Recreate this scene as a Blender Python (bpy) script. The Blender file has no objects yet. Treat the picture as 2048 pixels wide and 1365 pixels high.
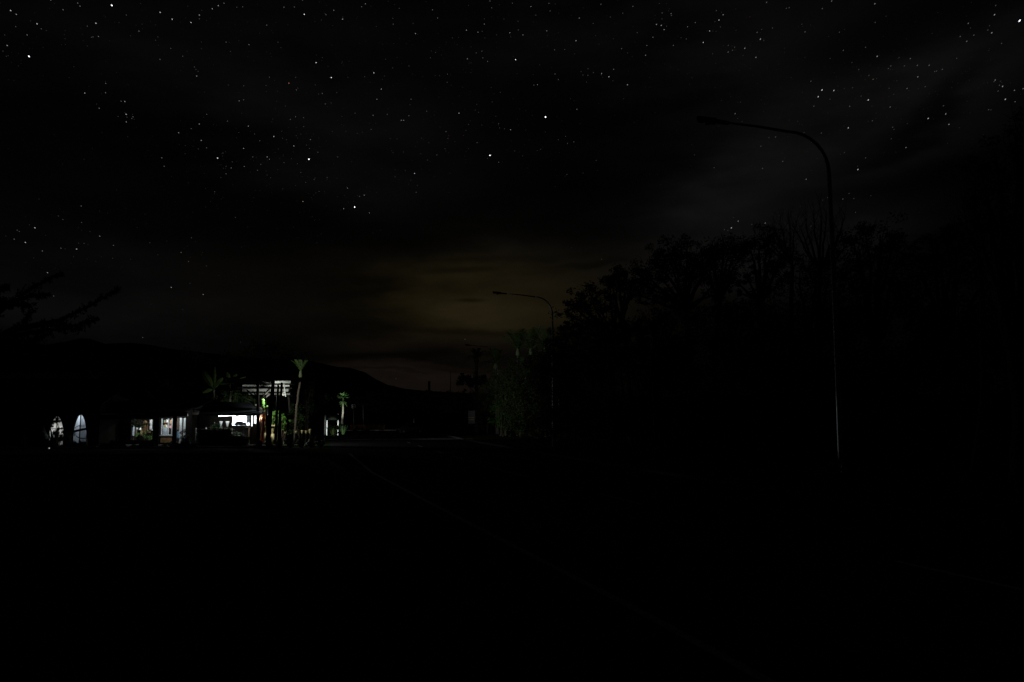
import bpy, bmesh, math, random
from mathutils import Vector, Matrix, Euler
random.seed(7)
R = math.radians
PI = math.pi
scene = bpy.context.scene
COL = scene.collection

# ---------------------------------------------------------------- camera
F = 1540.0                      # focal length in pixels of a 2048 px wide picture
CAMZ = 2.5
PITCH = math.atan(147.5 / F)
cam_d = bpy.data.cameras.new('camera')
cam_d.sensor_width = 36.0
cam_d.lens = 36.0 * F / 2048.0
cam_d.clip_start = 0.1
cam_d.clip_end = 20000
cam = bpy.data.objects.new('camera', cam_d)
COL.objects.link(cam)
cam.location = (0, 0, CAMZ)
cam.rotation_euler = (PI / 2 + PITCH, 0, 0)
scene.camera = cam
cp_, sp_ = math.cos(PITCH), math.sin(PITCH)


def ray(px, py):
    a = (px - 1024.0) / F
    b = (682.5 - py) / F
    return Vector((a, cp_ - b * sp_, sp_ + b * cp_))


def P(px, py, D):
    """the point seen at photo position px, py that is D metres ahead"""
    d = ray(px, py)
    t = D / d.y
    return Vector((d.x * t, D, CAMZ + d.z * t))


def azel(px, py):
    d = ray(px, py).normalized()
    return math.atan2(d.x, d.y), math.asin(d.z)


# ---------------------------------------------------------------- render settings
scene.view_settings.view_transform = 'Standard'
scene.view_settings.look = 'None'
scene.view_settings.exposure = 0.0
scene.view_settings.gamma = 1.0
scene.cycles.use_denoising = True
scene.cycles.max_bounces = 5
scene.cycles.diffuse_bounces = 3
scene.cycles.sample_clamp_indirect = 1.5
scene.cycles.use_light_tree = True

# ---------------------------------------------------------------- night sky (world)
world = bpy.data.worlds.new('World')
scene.world = world
world.use_nodes = True
nt = world.node_tree
nt.nodes.clear()
N, L = nt.nodes, nt.links


def nd(kind, **kw):
    n = N.new(kind)
    for k, v in kw.items():
        setattr(n, k, v)
    return n


def mth(op, a, b=None, c=None, clamp=False):
    n = nd('ShaderNodeMath', operation=op)
    n.use_clamp = clamp
    for i, v in enumerate((a, b, c)):
        if v is None:
            continue
        if isinstance(v, (int, float)):
            n.inputs[i].default_value = v
        else:
            L.new(v, n.inputs[i])
    return n.outputs[0]


def vmth(op, a, b=None, scale=None):
    n = nd('ShaderNodeVectorMath', operation=op)
    for i, v in enumerate((a, b)):
        if v is None:
            continue
        if isinstance(v, (tuple, list)):
            n.inputs[i].default_value = v
        else:
            L.new(v, n.inputs[i])
    if scale is not None:
        if isinstance(scale, (int, float)):
            n.inputs['Scale'].default_value = scale
        else:
            L.new(scale, n.inputs['Scale'])
    return n


tc = nd('ShaderNodeTexCoord')
sep = nd('ShaderNodeSeparateXYZ')
L.new(tc.outputs['Generated'], sep.inputs[0])
az = mth('ARCTAN2', sep.outputs[0], sep.outputs[1])
el = mth('ARCSINE', sep.outputs[2])
comb = nd('ShaderNodeCombineXYZ')
L.new(az, comb.inputs[0])
L.new(el, comb.inputs[1])
# wispy distortion: clouds stretched along the horizon
stretch = nd('ShaderNodeMapping')
stretch.inputs['Scale'].default_value = (4.0, 13.0, 1.0)
stretch.inputs['Rotation'].default_value = (0, 0, R(-7))
L.new(comb.outputs[0], stretch.inputs['Vector'])
nz = nd('ShaderNodeTexNoise')
nz.inputs['Scale'].default_value = 1.0
nz.inputs['Detail'].default_value = 7.0
nz.inputs['Roughness'].default_value = 0.55
L.new(stretch.outputs[0], nz.inputs['Vector'])
wob = vmth('SUBTRACT', nz.outputs['Color'], (0.5, 0.5, 0.5))
wobs = vmth('MULTIPLY', wob.outputs[0], (0.22, 0.075, 0.0))
uv = vmth('ADD', comb.outputs[0], wobs.outputs[0]).outputs[0]
uv0 = comb.outputs[0]


def blob(px, py, rx, ry, rot=0.0, src=None):
    a, e = azel(px, py)
    m = nd('ShaderNodeMapping', vector_type='TEXTURE')
    m.inputs['Location'].default_value = (a, e, 0)
    m.inputs['Rotation'].default_value = (0, 0, R(rot))
    m.inputs['Scale'].default_value = (rx / F, ry / F, 1)
    L.new(src or uv, m.inputs['Vector'])
    ln = vmth('LENGTH', m.outputs[0]).outputs['Value']
    mr = nd('ShaderNodeMapRange', interpolation_type='SMOOTHERSTEP')
    mr.inputs['From Min'].default_value = 1.25
    mr.inputs['From Max'].default_value = 0.0
    L.new(ln, mr.inputs['Value'])
    return mr.outputs[0]


def total(pairs):
    acc = None
    for b_, amp in pairs:
        t = mth('MULTIPLY', b_, amp)
        acc = t if acc is None else mth('ADD', acc, t)
    return acc


# thin cloud / airglow brightness, grey
bright = total([
    (blob(250, 60, 700, 260, 0), 0.0010),
    (blob(720, 290, 420, 260, -8), 0.0016),
    (blob(1350, 60, 500, 150, 0), 0.0020),
    (blob(1640, 240, 430, 230, 18), 0.0026),
    (blob(1560, 400, 330, 150, 14), 0.0020),
    (blob(1960, 150, 260, 120, 25), 0.0020),
    (blob(1790, 455, 160, 40, 12), 0.0048),
    (blob(1890, 392, 170, 26, 10), 0.0018),
    (blob(1150, 560, 420, 150, 5), 0.0016),
    (blob(180, 520, 420, 150, -5), 0.0014),
    (blob(300, 640, 500, 90, 0), 0.0016),
    (blob(1500, 540, 330, 90, 0), 0.0022),
])
# dark cloud banks that hide it
dark = total([
    (blob(200, 310, 430, 170, -6), 0.95),
    (blob(520, 450, 420, 85, -4), 0.9),
    (blob(1150, 180, 300, 70, 20), 0.65),
    (blob(1230, 320, 360, 70, 8), 0.75),
    (blob(1000, 440, 420, 55, 6), 0.75),
    (blob(1780, 60, 230, 75, 5), 0.75),
    (blob(1830, 225, 260, 32, 25), 0.8),
    (blob(2010, 330, 330, 120, 28), 1.1),
    (blob(1740, 370, 240, 36, 10), 0.6),
    (blob(1100, 385, 200, 22, 8), 0.4),
])
keep = mth('SUBTRACT', 1.0, dark, clamp=True)
wisp = nd('ShaderNodeMapRange')
wisp.inputs['From Min'].default_value = 0.3
wisp.inputs['From Max'].default_value = 0.75
wisp.inputs['To Min'].default_value = 0.45
wisp.inputs['To Max'].default_value = 1.45
L.new(nz.outputs['Fac'], wisp.inputs['Value'])
grey = mth('MULTIPLY', mth('ADD', mth('MULTIPLY', bright, keep), 0.00075), wisp.outputs[0])
# town glow low over the hills
glow_y = total([
    (blob(975, 592, 310, 115, 4), 0.0074),
    (blob(930, 605, 620, 180, 2), 0.0021),
    (blob(1010, 628, 240, 40, 0), 0.0036),
])
glow_r = total([
    (blob(900, 690, 330, 60, 0), 0.0020),
    (blob(840, 770, 260, 46, 0), 0.0058),
    (blob(850, 745, 260, 18, 0), 0.0026),
])
streaks = total([
    (blob(935, 540, 100, 9, 3, uv0), 0.42),
    (blob(940, 601, 44, 6, 0, uv0), 0.55),
    (blob(760, 582, 60, 8, 8, uv0), 0.25),
    (blob(1000, 518, 210, 12, 5), 0.30),
    (blob(1160, 524, 130, 9, 2), 0.35),
    (blob(960, 661, 220, 13, 0), 0.42),
    (blob(760, 722, 190, 12, 0), 0.55),
    (blob(900, 740, 120, 6, 0), 0.35),
    (blob(780, 748, 110, 5, 0), 0.35),
    (blob(700, 660, 160, 30, 0), 0.35),
])
skeep = mth('MAXIMUM', mth('SUBTRACT', 1.0, streaks), 0.1)


def tint(val, colour):
    n = nd('ShaderNodeCombineXYZ')
    for i in range(3):
        L.new(mth('MULTIPLY', val, colour[i]), n.inputs[i])
    return n.outputs[0]


gy = mth('MULTIPLY', mth('MULTIPLY', glow_y, skeep), wisp.outputs[0])
gr = mth('MULTIPLY', mth('MULTIPLY', glow_r, skeep), wisp.outputs[0])
c1 = tint(mth('MULTIPLY', grey, skeep), (1.0, 0.93, 0.92))
c2 = tint(gy, (1.0, 0.73, 0.21))
c3 = tint(gr, (1.0, 0.66, 0.50))
allc = vmth('ADD', vmth('ADD', c1, c2).outputs[0], c3).outputs[0]
# physical sky, sun far below the horizon: only a trace of it is left
skyt = nd('ShaderNodeTexSky')
skyt.sky_type = 'NISHITA'
skyt.sun_disc = False
skyt.sun_elevation = R(-5)
skyt.sun_rotation = R(0)
skys = vmth('SCALE', skyt.outputs[0], scale=0.0004)
allc = vmth('ADD', allc, skys.outputs[0]).outputs[0]
bg = nd('ShaderNodeBackground')
L.new(allc, bg.inputs['Color'])
bg.inputs['Strength'].default_value = 1.0
wo = nd('ShaderNodeOutputWorld')
L.new(bg.outputs[0], wo.inputs[0])
world.cycles.sampling_method = 'MANUAL'
world.cycles.sample_map_resolution = 256

# ---------------------------------------------------------------- materials


def mat(name, colour, rough=0.8, metal=0.0, var=0.25, scale=3.0, bump=0.0, emit=None, estr=0.0, spec=0.4, col2=None, trans=0.0):
    m = bpy.data.materials.new(name)
    m.use_nodes = True
    t = m.node_tree
    b = t.nodes['Principled BSDF']
    b.inputs['Roughness'].default_value = rough
    b.inputs['Metallic'].default_value = metal
    b.inputs['Specular IOR Level'].default_value = spec
    nzn = t.nodes.new('ShaderNodeTexNoise')
    nzn.inputs['Scale'].default_value = scale
    nzn.inputs['Detail'].default_value = 4
    tcn = t.nodes.new('ShaderNodeTexCoord')
    t.links.new(tcn.outputs['Object'], nzn.inputs['Vector'])
    rp = t.nodes.new('ShaderNodeValToRGB')
    rp.color_ramp.elements[0].position = 0.3
    rp.color_ramp.elements[1].position = 0.7
    c = colour
    c2 = col2 or tuple(min(1, x * (1 + var)) for x in c)
    rp.color_ramp.elements[0].color = tuple(x * (1 - var) for x in c) + (1,)
    rp.color_ramp.elements[1].color = tuple(c2) + (1,)
    t.links.new(nzn.outputs['Fac'], rp.inputs[0])
    t.links.new(rp.outputs[0], b.inputs['Base Color'])
    if bump:
        bp = t.nodes.new('ShaderNodeBump')
        bp.inputs['Strength'].default_value = bump
        t.links.new(nzn.outputs['Fac'], bp.inputs['Height'])
        t.links.new(bp.outputs[0], b.inputs['Normal'])
    if emit:
        b.inputs['Emission Color'].default_value = tuple(emit) + (1,)
        b.inputs['Emission Strength'].default_value = estr
    return m


M = {
    'ground': mat('grass_ground', (0.03, 0.05, 0.02), 1.0, spec=0.02, scale=1.5, bump=0.3),
    'asphalt': mat('asphalt', (0.05, 0.05, 0.052), 1.0, spec=0.05, scale=9, bump=0.25),
    'kerb': mat('kerb_concrete', (0.32, 0.32, 0.31), 0.85, scale=5, bump=0.1),
    'paving': mat('paving', (0.07, 0.07, 0.068), 0.95, spec=0.1, scale=4, bump=0.15),
    'paint': mat('road_paint', (0.6, 0.6, 0.58), 0.95, var=0.5, spec=0.1, scale=12),
    'hill': mat('hill_bush', (0.03, 0.04, 0.025), 1.0, scale=0.02),
    'galv': mat('galvanised_steel', (0.42, 0.44, 0.45), 0.45, metal=0.5, scale=14),
    'bark': mat('bark', (0.16, 0.13, 0.10), 0.9, scale=8, bump=0.4),
    'palebark': mat('pale_bark', (0.22, 0.205, 0.17), 0.85, scale=10, bump=0.4),
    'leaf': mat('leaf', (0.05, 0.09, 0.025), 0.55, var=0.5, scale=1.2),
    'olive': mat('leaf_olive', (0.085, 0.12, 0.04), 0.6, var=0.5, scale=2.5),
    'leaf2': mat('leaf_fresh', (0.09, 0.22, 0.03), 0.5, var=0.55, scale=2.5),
    'gum': mat('gum_leaf', (0.05, 0.065, 0.035), 0.6, var=0.4, scale=1.0),
    'frond': mat('palm_frond', (0.07, 0.12, 0.03), 0.5, var=0.4, scale=2),
    'cab': mat('sword_leaf', (0.15, 0.30, 0.10), 0.5, var=0.4, scale=3),
    'shaft': mat('crownshaft', (0.22, 0.27, 0.13), 0.5, var=0.2, scale=5),
    'black': mat('dark_stained_timber', (0.012, 0.011, 0.010), 1.0, spec=0.03, scale=6),
    'timber': mat('timber', (0.16, 0.11, 0.06), 0.8, scale=7, bump=0.2),
    'oldtimber': mat('weathered_timber', (0.14, 0.13, 0.085), 0.8, scale=7, bump=0.2),
    'white': mat('white_paint', (0.78, 0.80, 0.80), 0.5, var=0.06),
    'darkwall': mat('dark_brown_wall', (0.045, 0.035, 0.03), 1.0, spec=0.05, scale=2),
    'plaster': mat('white_plaster', (0.70, 0.73, 0.76), 0.7, var=0.1, scale=2),
    'greywall': mat('grey_interior_wall', (0.30, 0.31, 0.30), 0.8, scale=3),
    'roofpale': mat('pale_iron_roof', (0.30, 0.29, 0.25), 0.6, scale=2),
    'roofdark': mat('dark_iron_roof', (0.02, 0.022, 0.025), 1.0, spec=0.05, scale=2),
    'tan': mat('tan_panel', (0.36, 0.20, 0.09), 0.7, var=0.35, scale=6),
    'orange': mat('orange_glazed_tile', (0.75, 0.20, 0.07), 0.35, var=0.25, scale=9),
    'red': mat('red_glazed_tile', (0.45, 0.05, 0.03), 0.35, var=0.2, scale=9),
    'cream': mat('cream_glazed_tile', (0.75, 0.66, 0.34), 0.35, var=0.2, scale=9),
    'polycarb': mat('pale_slat', (0.55, 0.56, 0.52), 0.6, var=0.15, scale=20),
    'sheer': mat('grey_blue_blind', (0.34, 0.40, 0.44), 0.8, var=0.2, scale=6),
    'bluecloth': mat('blue_cloth', (0.20, 0.36, 0.52), 0.8, var=0.3, scale=9),
    'redcloth': mat('red_cloth', (0.26, 0.025, 0.03), 0.8, var=0.3, scale=9),
    'pinkcloth': mat('pink_cloth', (0.62, 0.30, 0.30), 0.8, var=0.3, scale=9),
    'greencloth': mat('green_goods', (0.10, 0.25, 0.12), 0.8, var=0.4, scale=9),
    'brownwood': mat('brown_shelf', (0.28, 0.17, 0.08), 0.7, var=0.4, scale=6),
    'flower': mat('red_flower', (0.45, 0.04, 0.06), 0.6, var=0.3, scale=6),
    'carpaint': mat('car_paint', (0.10, 0.11, 0.115), 0.25, metal=0.5, scale=3),
    'glass': mat('dark_glass', (0.01, 0.012, 0.014), 0.08, spec=0.8, scale=2),
    'rubber': mat('rubber', (0.015, 0.015, 0.015), 0.9, scale=8),
    'lens': mat('lamp_lens', (0.5, 0.5, 0.5), 0.2, spec=0.7, scale=3),
    'signgreen': mat('sign_dark_green', (0.004, 0.012, 0.008), 0.6, scale=3),
    'signwhite': mat('sign_white', (0.5, 0.47, 0.48), 0.5, var=0.05),
    'signdark': mat('sign_dark', (0.10, 0.08, 0.09), 0.6, scale=3),
    'amber': mat('amber_film', (0.65, 0.42, 0.10), 0.5, var=0.1),
    'brick': mat('brick_wall', (0.16, 0.07, 0.04), 0.85, scale=6),
    'stone': mat('stone', (0.10, 0.10, 0.095), 0.9, scale=4, bump=0.4),
    'tube': mat('lit_tube', (0.9, 0.9, 0.9), 0.5, var=0.02, emit=(0.93, 0.97, 1.0), estr=6.0),
    'bulb': mat('lit_bulb', (0.9, 0.9, 0.9), 0.5, var=0.02, emit=(0.93, 0.97, 1.0), estr=30.0),
    'spill': mat('lit_lens', (0.9, 0.9, 0.9), 0.5, var=0.02, emit=(1.0, 0.95, 0.88), estr=0.35),
}
# matt surfaces: no grazing sheen
for k in ('ground', 'asphalt', 'paving', 'kerb', 'paint', 'hill', 'black', 'darkwall', 'roofdark', 'roofpale', 'signgreen', 'brick', 'bark', 'stone'):
    t_ = M[k].node_tree
    p_ = t_.nodes['Principled BSDF']
    d_ = t_.nodes.new('ShaderNodeBsdfDiffuse')
    for l_ in list(t_.links):
        if l_.to_node == p_ and l_.to_socket.name == 'Base Color':
            t_.links.new(l_.from_socket, d_.inputs['Color'])
        if l_.to_node == p_ and l_.to_socket.name == 'Normal':
            t_.links.new(l_.from_socket, d_.inputs['Normal'])
    t_.links.new(d_.outputs[0], t_.nodes['Material Output'].inputs['Surface'])
    t_.nodes.remove(p_)
for k in ('tube', 'bulb', 'spill'):
    M[k].cycles.emission_sampling = 'NONE'

# ---------------------------------------------------------------- helpers


class MB:
    """collects shapes and links them as one mesh object"""

    def __init__(s):
        s.v, s.f = [], []

    def quad(s, a, b, c, d):
        i = len(s.v)
        s.v += [tuple(a), tuple(b), tuple(c), tuple(d)]
        s.f.append((i, i + 1, i + 2, i + 3))

    def tri(s, a, b, c):
        i = len(s.v)
        s.v += [tuple(a), tuple(b), tuple(c)]
        s.f.append((i, i + 1, i + 2))

    def hexa(s, p):
        """p: four bottom then four top corners"""
        i = len(s.v)
        s.v += [tuple(q) for q in p]
        for f in ((3, 2, 1, 0), (4, 5, 6, 7), (0, 1, 5, 4), (1, 2, 6, 5), (2, 3, 7, 6), (3, 0, 4, 7)):
            s.f.append(tuple(i + k for k in f))
        return s

    def box(s, x0, x1, y0, y1, z0, z1):
        if x0 > x1: x0, x1 = x1, x0
        if y0 > y1: y0, y1 = y1, y0
        if z0 > z1: z0, z1 = z1, z0
        return s.hexa([(x0, y0, z0), (x1, y0, z0), (x1, y1, z0), (x0, y1, z0),
                       (x0, y0, z1), (x1, y0, z1), (x1, y1, z1), (x0, y1, z1)])

    def beam(s, a, b, w, h=None):
        """square bar from a to b"""
        a, b = Vector(a), Vector(b)
        h = h or w
        d = (b - a).normalized()
        up = Vector((0, 0, 1)) if abs(d.z) < 0.95 else Vector((0, 1, 0))
        sx = d.cross(up).normalized() * (w / 2)
        sz = sx.cross(d).normalized() * (h / 2)
        return s.hexa([a - sx - sz, a + sx - sz, b + sx - sz, b - sx - sz,
                       a - sx + sz, a + sx + sz, b + sx + sz, b - sx + sz])

    def tube(s, pts, rad, n=8, cap=True):
        pts = [Vector(p) for p in pts]
        if not hasattr(rad, '__len__'):
            rad = [rad] * len(pts)
        base = len(s.v)
        prev = None
        for k, p in enumerate(pts):
            if k == 0:
                d = pts[1] - pts[0]
            elif k == len(pts) - 1:
                d = pts[-1] - pts[-2]
            else:
                d = pts[k + 1] - pts[k - 1]
            if d.length < 1e-9:
                d = Vector((0, 0, 1))
            d.normalize()
            if prev is None:
                ref = Vector((1, 0, 0)) if abs(d.x) < 0.9 else Vector((0, 1, 0))
                u = d.cross(ref).normalized()
            else:
                u = (prev - d * prev.dot(d))
                u = u.normalized() if u.length > 1e-6 else d.orthogonal().normalized()
            prev = u
            w = d.cross(u)
            for j in range(n):
                a = 2 * PI * j / n
                s.v.append(tuple(p + (u * math.cos(a) + w * math.sin(a)) * rad[k]))
        for k in range(len(pts) - 1):
            for j in range(n):
                a = base + k * n + j
                b = base + k * n + (j + 1) % n
                s.f.append((a, b, b + n, a + n))
        if cap:
            s.f.append(tuple(base + j for j in range(n))[::-1])
            e = base + (len(pts) - 1) * n
            s.f.append(tuple(e + j for j in range(n)))
        return s

    def lathe(s, c, prof, n=14):
        """prof: (radius, height) pairs turned round the vertical through c"""
        c = Vector(c)
        return s.tube([c + Vector((0, 0, z)) for r, z in prof], [max(r, 1e-4) for r, z in prof], n)

    def build(s, name, material, parent=None, smooth=False):
        me = bpy.data.meshes.new(name)
        me.from_pydata(s.v, [], s.f)
        me.materials.append(M[material] if isinstance(material, str) else material)
        if smooth:
            me.polygons.foreach_set('use_smooth', [True] * len(me.polygons))
        o = bpy.data.objects.new(name, me)
        COL.objects.link(o)
        if parent is not None:
            o.parent = parent
            o.matrix_parent_inverse = parent.matrix_basis.inverted()
        return o


def tag(o, label, cat, group=None, kind=None):
    o['label'] = label
    if cat:
        o['category'] = cat
    if group:
        o['group'] = group
    if kind:
        o['kind'] = kind
    return o


def struct(o, kind='structure', label=None):
    o['kind'] = kind
    if label:
        o['label'] = label
    return o


def empty(name, loc, label, cat, group=None):
    o = bpy.data.objects.new(name, None)
    o.empty_display_size = 0.3
    o.location = loc
    COL.objects.link(o)
    return tag(o, label, cat, group)


def rv(s=1.0):
    return Vector((random.gauss(0, s), random.gauss(0, s), random.gauss(0, s)))


def leaf_quad(mb, c, size, asp=0.5, nrm=None):
    a = rv().normalized()
    b = a.orthogonal().normalized()
    if nrm is not None:
        a = (nrm + rv(0.6)).normalized().orthogonal().normalized()
        b = (a.cross(rv())).normalized()
    l = size * random.uniform(0.6, 1.3)
    mb.quad(c - a * l / 2, c + b * l * asp / 2, c + a * l / 2, c - b * l * asp / 2)


def leaf_clump(mb, c, r, n, size, asp=0.5, flat=0.75):
    """leaves spread through a lumpy ball with holes in it"""
    c = Vector(c)
    subs = [(c + Vector((random.gauss(0, .45), random.gauss(0, .45), random.gauss(0, .45 * flat))) * r, r * random.uniform(.25, .5)) for _ in range(max(4, n // 45))]
    for k in range(n):
        sc_, sr = random.choice(subs)
        d = rv().normalized() * sr * random.random() ** 0.45
        d.z *= flat
        leaf_quad(mb, sc_ + d, size, asp)


def limb_pts(a, b, sag=0.12, k=5):
    a, b = Vector(a), Vector(b)
    w = (b - a).length * sag
    off = rv().normalized() * w
    return [a.lerp(b, t / k) + off * math.sin(PI * t / k) + (rv(w * 0.12) if 0 < t < k else Vector()) for t in range(k + 1)]


def tree(name, label, base, clumps, leaf_size=0.3, n=300, mleaf='gum', mbark='bark', r0=0.25, split=None, cat='tree', group=None, asp=0.5, twigs=True):
    """clumps: (centre, radius); trunk from base to the crown with a limb to each clump"""
    base = Vector(base)
    t = empty(name, base, label, cat, group)
    cen = sum((Vector(c) for c, r in clumps), Vector()) / len(clumps)
    low = min(c[2] for c, r in clumps)
    if split is None:
        split = base.lerp(Vector((cen.x, cen.y, low)), 0.75)
        split.x = base.x * 0.6 + cen.x * 0.4
    split = Vector(split)
    tr = MB()
    tr.tube(limb_pts(base - Vector((0, 0, .2)), split, 0.05), [r0 * (1.15 - .35 * k / 5) for k in range(6)], 9)
    for c, r in clumps:
        c = Vector(c)
        mid = split.lerp(c, 0.5) + Vector((0, 0, random.uniform(-.05, .12) * (c - split).length))
        pts = limb_pts(split, mid, 0.08, 3)[:-1] + limb_pts(mid, c, 0.08, 3)
        m_ = len(pts)
        tr.tube(pts, [r0 * (0.62 * (1 - k / m_) + 0.06) for k in range(m_)], 6)
        if twigs:
            for _ in range(5):
                e = c + rv(0.5).normalized() * r * 0.9
                tr.tube(limb_pts(pts[-2], e, 0.15, 3), [r0 * .12, r0 * .08, r0 * .05, r0 * .02], 4)
    tr.build('trunk', mbark, t, True)
    cr = MB()
    for c, r in clumps:
        leaf_clump(cr, c, r, int(n * max(0.4, r)), leaf_size, asp)
    cr.build('crown', mleaf, t)
    return t


def frond(mb, base, direction, up, length, droop=0.5, n=22, leaflet=0.45, w=0.035):
    """a feather leaf: arching midrib with narrow leaflets on both sides"""
    d = Vector(direction).normalized()
    pts = []
    for k in range(n + 1):
        t = k / n
        out = length * (t * math.cos(up) + 0.0)
        z = length * (t * math.sin(up)) - droop * length * t * t * t
        pts.append(Vector(base) + Vector((d.x * out, d.y * out, z)))
    mb.tube(pts, [0.035 * (1 - k / (n + 1)) + 0.006 for k in range(n + 1)], 4)
    side = d.cross(Vector((0, 0, 1))).normalized()
    for k in range(2, n):
        t = k / n
        ax = (pts[k + 1] - pts[k - 1]).normalized()
        ll = leaflet * math.sin(PI * min(1, t * .9 + .12)) * random.uniform(.85, 1.1)
        for s_ in (-1, 1):
            for h in (0, ):
                p0 = pts[k].lerp(pts[k + 1], h)
                tip = p0 + (side * s_ * 0.75 + ax * 0.75 + Vector((0, 0, .12))).normalized() * ll
                mb.quad(p0 - ax * w, p0 + ax * w, tip, tip - ax * w * .3)


def nikau(label, base, top, fl=2.6, n=13, up=(30, 80), r=0.12, group=None, droop=.35, name='nikau_palm', tm='palebark'):
    base, top = Vector(base), Vector(top)
    t = empty(name, base, label, 'palm tree', group)
    tr = MB()
    k = 12
    pts = limb_pts(base - Vector((0, 0, .2)), top, 0.02, k)
    tr.tube(pts, [r * (1.1 - .25 * i / k + (.05 if i % 2 else 0)) for i in range(k + 1)], 9)
    tr.build('trunk', tm, t, True)
    sh = MB()
    s_ = r / .12
    sh.lathe(top, [(.11 * s_, 0), (.2 * s_, .12), (.19 * s_, .4), (.12 * s_, .75), (.07 * s_, .95)], 10)
    sh.build('crownshaft', 'shaft', t, True)
    fr = MB()
    for i in range(n):
        a = 2 * PI * i / n + random.uniform(-.2, .2)
        u = R(random.uniform(*up))
        frond(fr, top + Vector((0, 0, .75)), (math.cos(a), math.sin(a), 0), u, fl * random.uniform(.85, 1.1), droop=droop, leaflet=fl * .22)
    fr.build('crown', 'frond', t)
    return t


def sword(mb, base, direction, length, w, droop=0.3, k=5):
    d = Vector(direction).normalized()
    side = d.cross(Vector((0, 0, 1)))
    side = side.normalized() if side.length > 1e-3 else Vector((1, 0, 0))
    prev = None
    for i in range(k + 1):
        t = i / k
        p = Vector(base) + d * length * t - Vector((0, 0, 1)) * droop * length * t * t
        ww = w * (1 - t) ** 0.6 * .5 if i else w * .35
        a, b = p - side * ww, p + side * ww
        if prev:
            mb.quad(prev[0], prev[1], b, a)
        prev = (a, b)


def flax(name, label, base, h, n=26, spread=0.6, w=0.06, group=None, cat='flax bush', mleaf='frond'):
    o = empty(name, base, label, cat, group)
    mb = MB()
    for i in range(n):
        a = random.uniform(0, 2 * PI)
        s_ = random.uniform(.1, spread)
        sword(mb, Vector(base) + Vector((math.cos(a), math.sin(a), 0)) * .15, (math.cos(a) * s_, math.sin(a) * s_, 1), h * random.uniform(.6, 1.05), w, droop=random.uniform(.0, .35))
    mb.build('leaves', mleaf, o)
    return o


def bush(name, label, base, clumps, leaf_size=0.12, n=400, mleaf='leaf', cat='shrub', group=None, asp=.5):
    o = empty(name, base, label, cat, group)
    st = MB()
    for c, r in clumps[:5]:
        st.tube(limb_pts(Vector(base) - Vector((0, 0, .1)), c, .1, 4), [.03, .028, .022, .016, .008], 5)
    st.build('stems', 'bark', o)
    cr = MB()
    for c, r in clumps:
        leaf_clump(cr, c, r, int(n * max(.3, r)), leaf_size, asp, .9)
    cr.build('foliage', mleaf, o)
    return o


def point_lamp(name, loc, power, colour=(1, 1, 1), size=0.05, parent=None, spot=None, target=None, blend=.5):
    ld = bpy.data.lights.new(name, 'SPOT' if spot else 'POINT')
    ld.energy = power
    ld.color = colour
    ld.shadow_soft_size = size
    if spot:
        ld.spot_size = R(spot)
        ld.spot_blend = blend
    o = bpy.data.objects.new(name, ld)
    COL.objects.link(o)
    o.location = loc
    if target is not None:
        o.rotation_euler = (Vector(target) - Vector(loc)).to_track_quat('-Z', 'Y').to_euler()
    if parent is not None:
        o.parent = parent
        o.matrix_parent_inverse = parent.matrix_basis.inverted()
    return o

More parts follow.
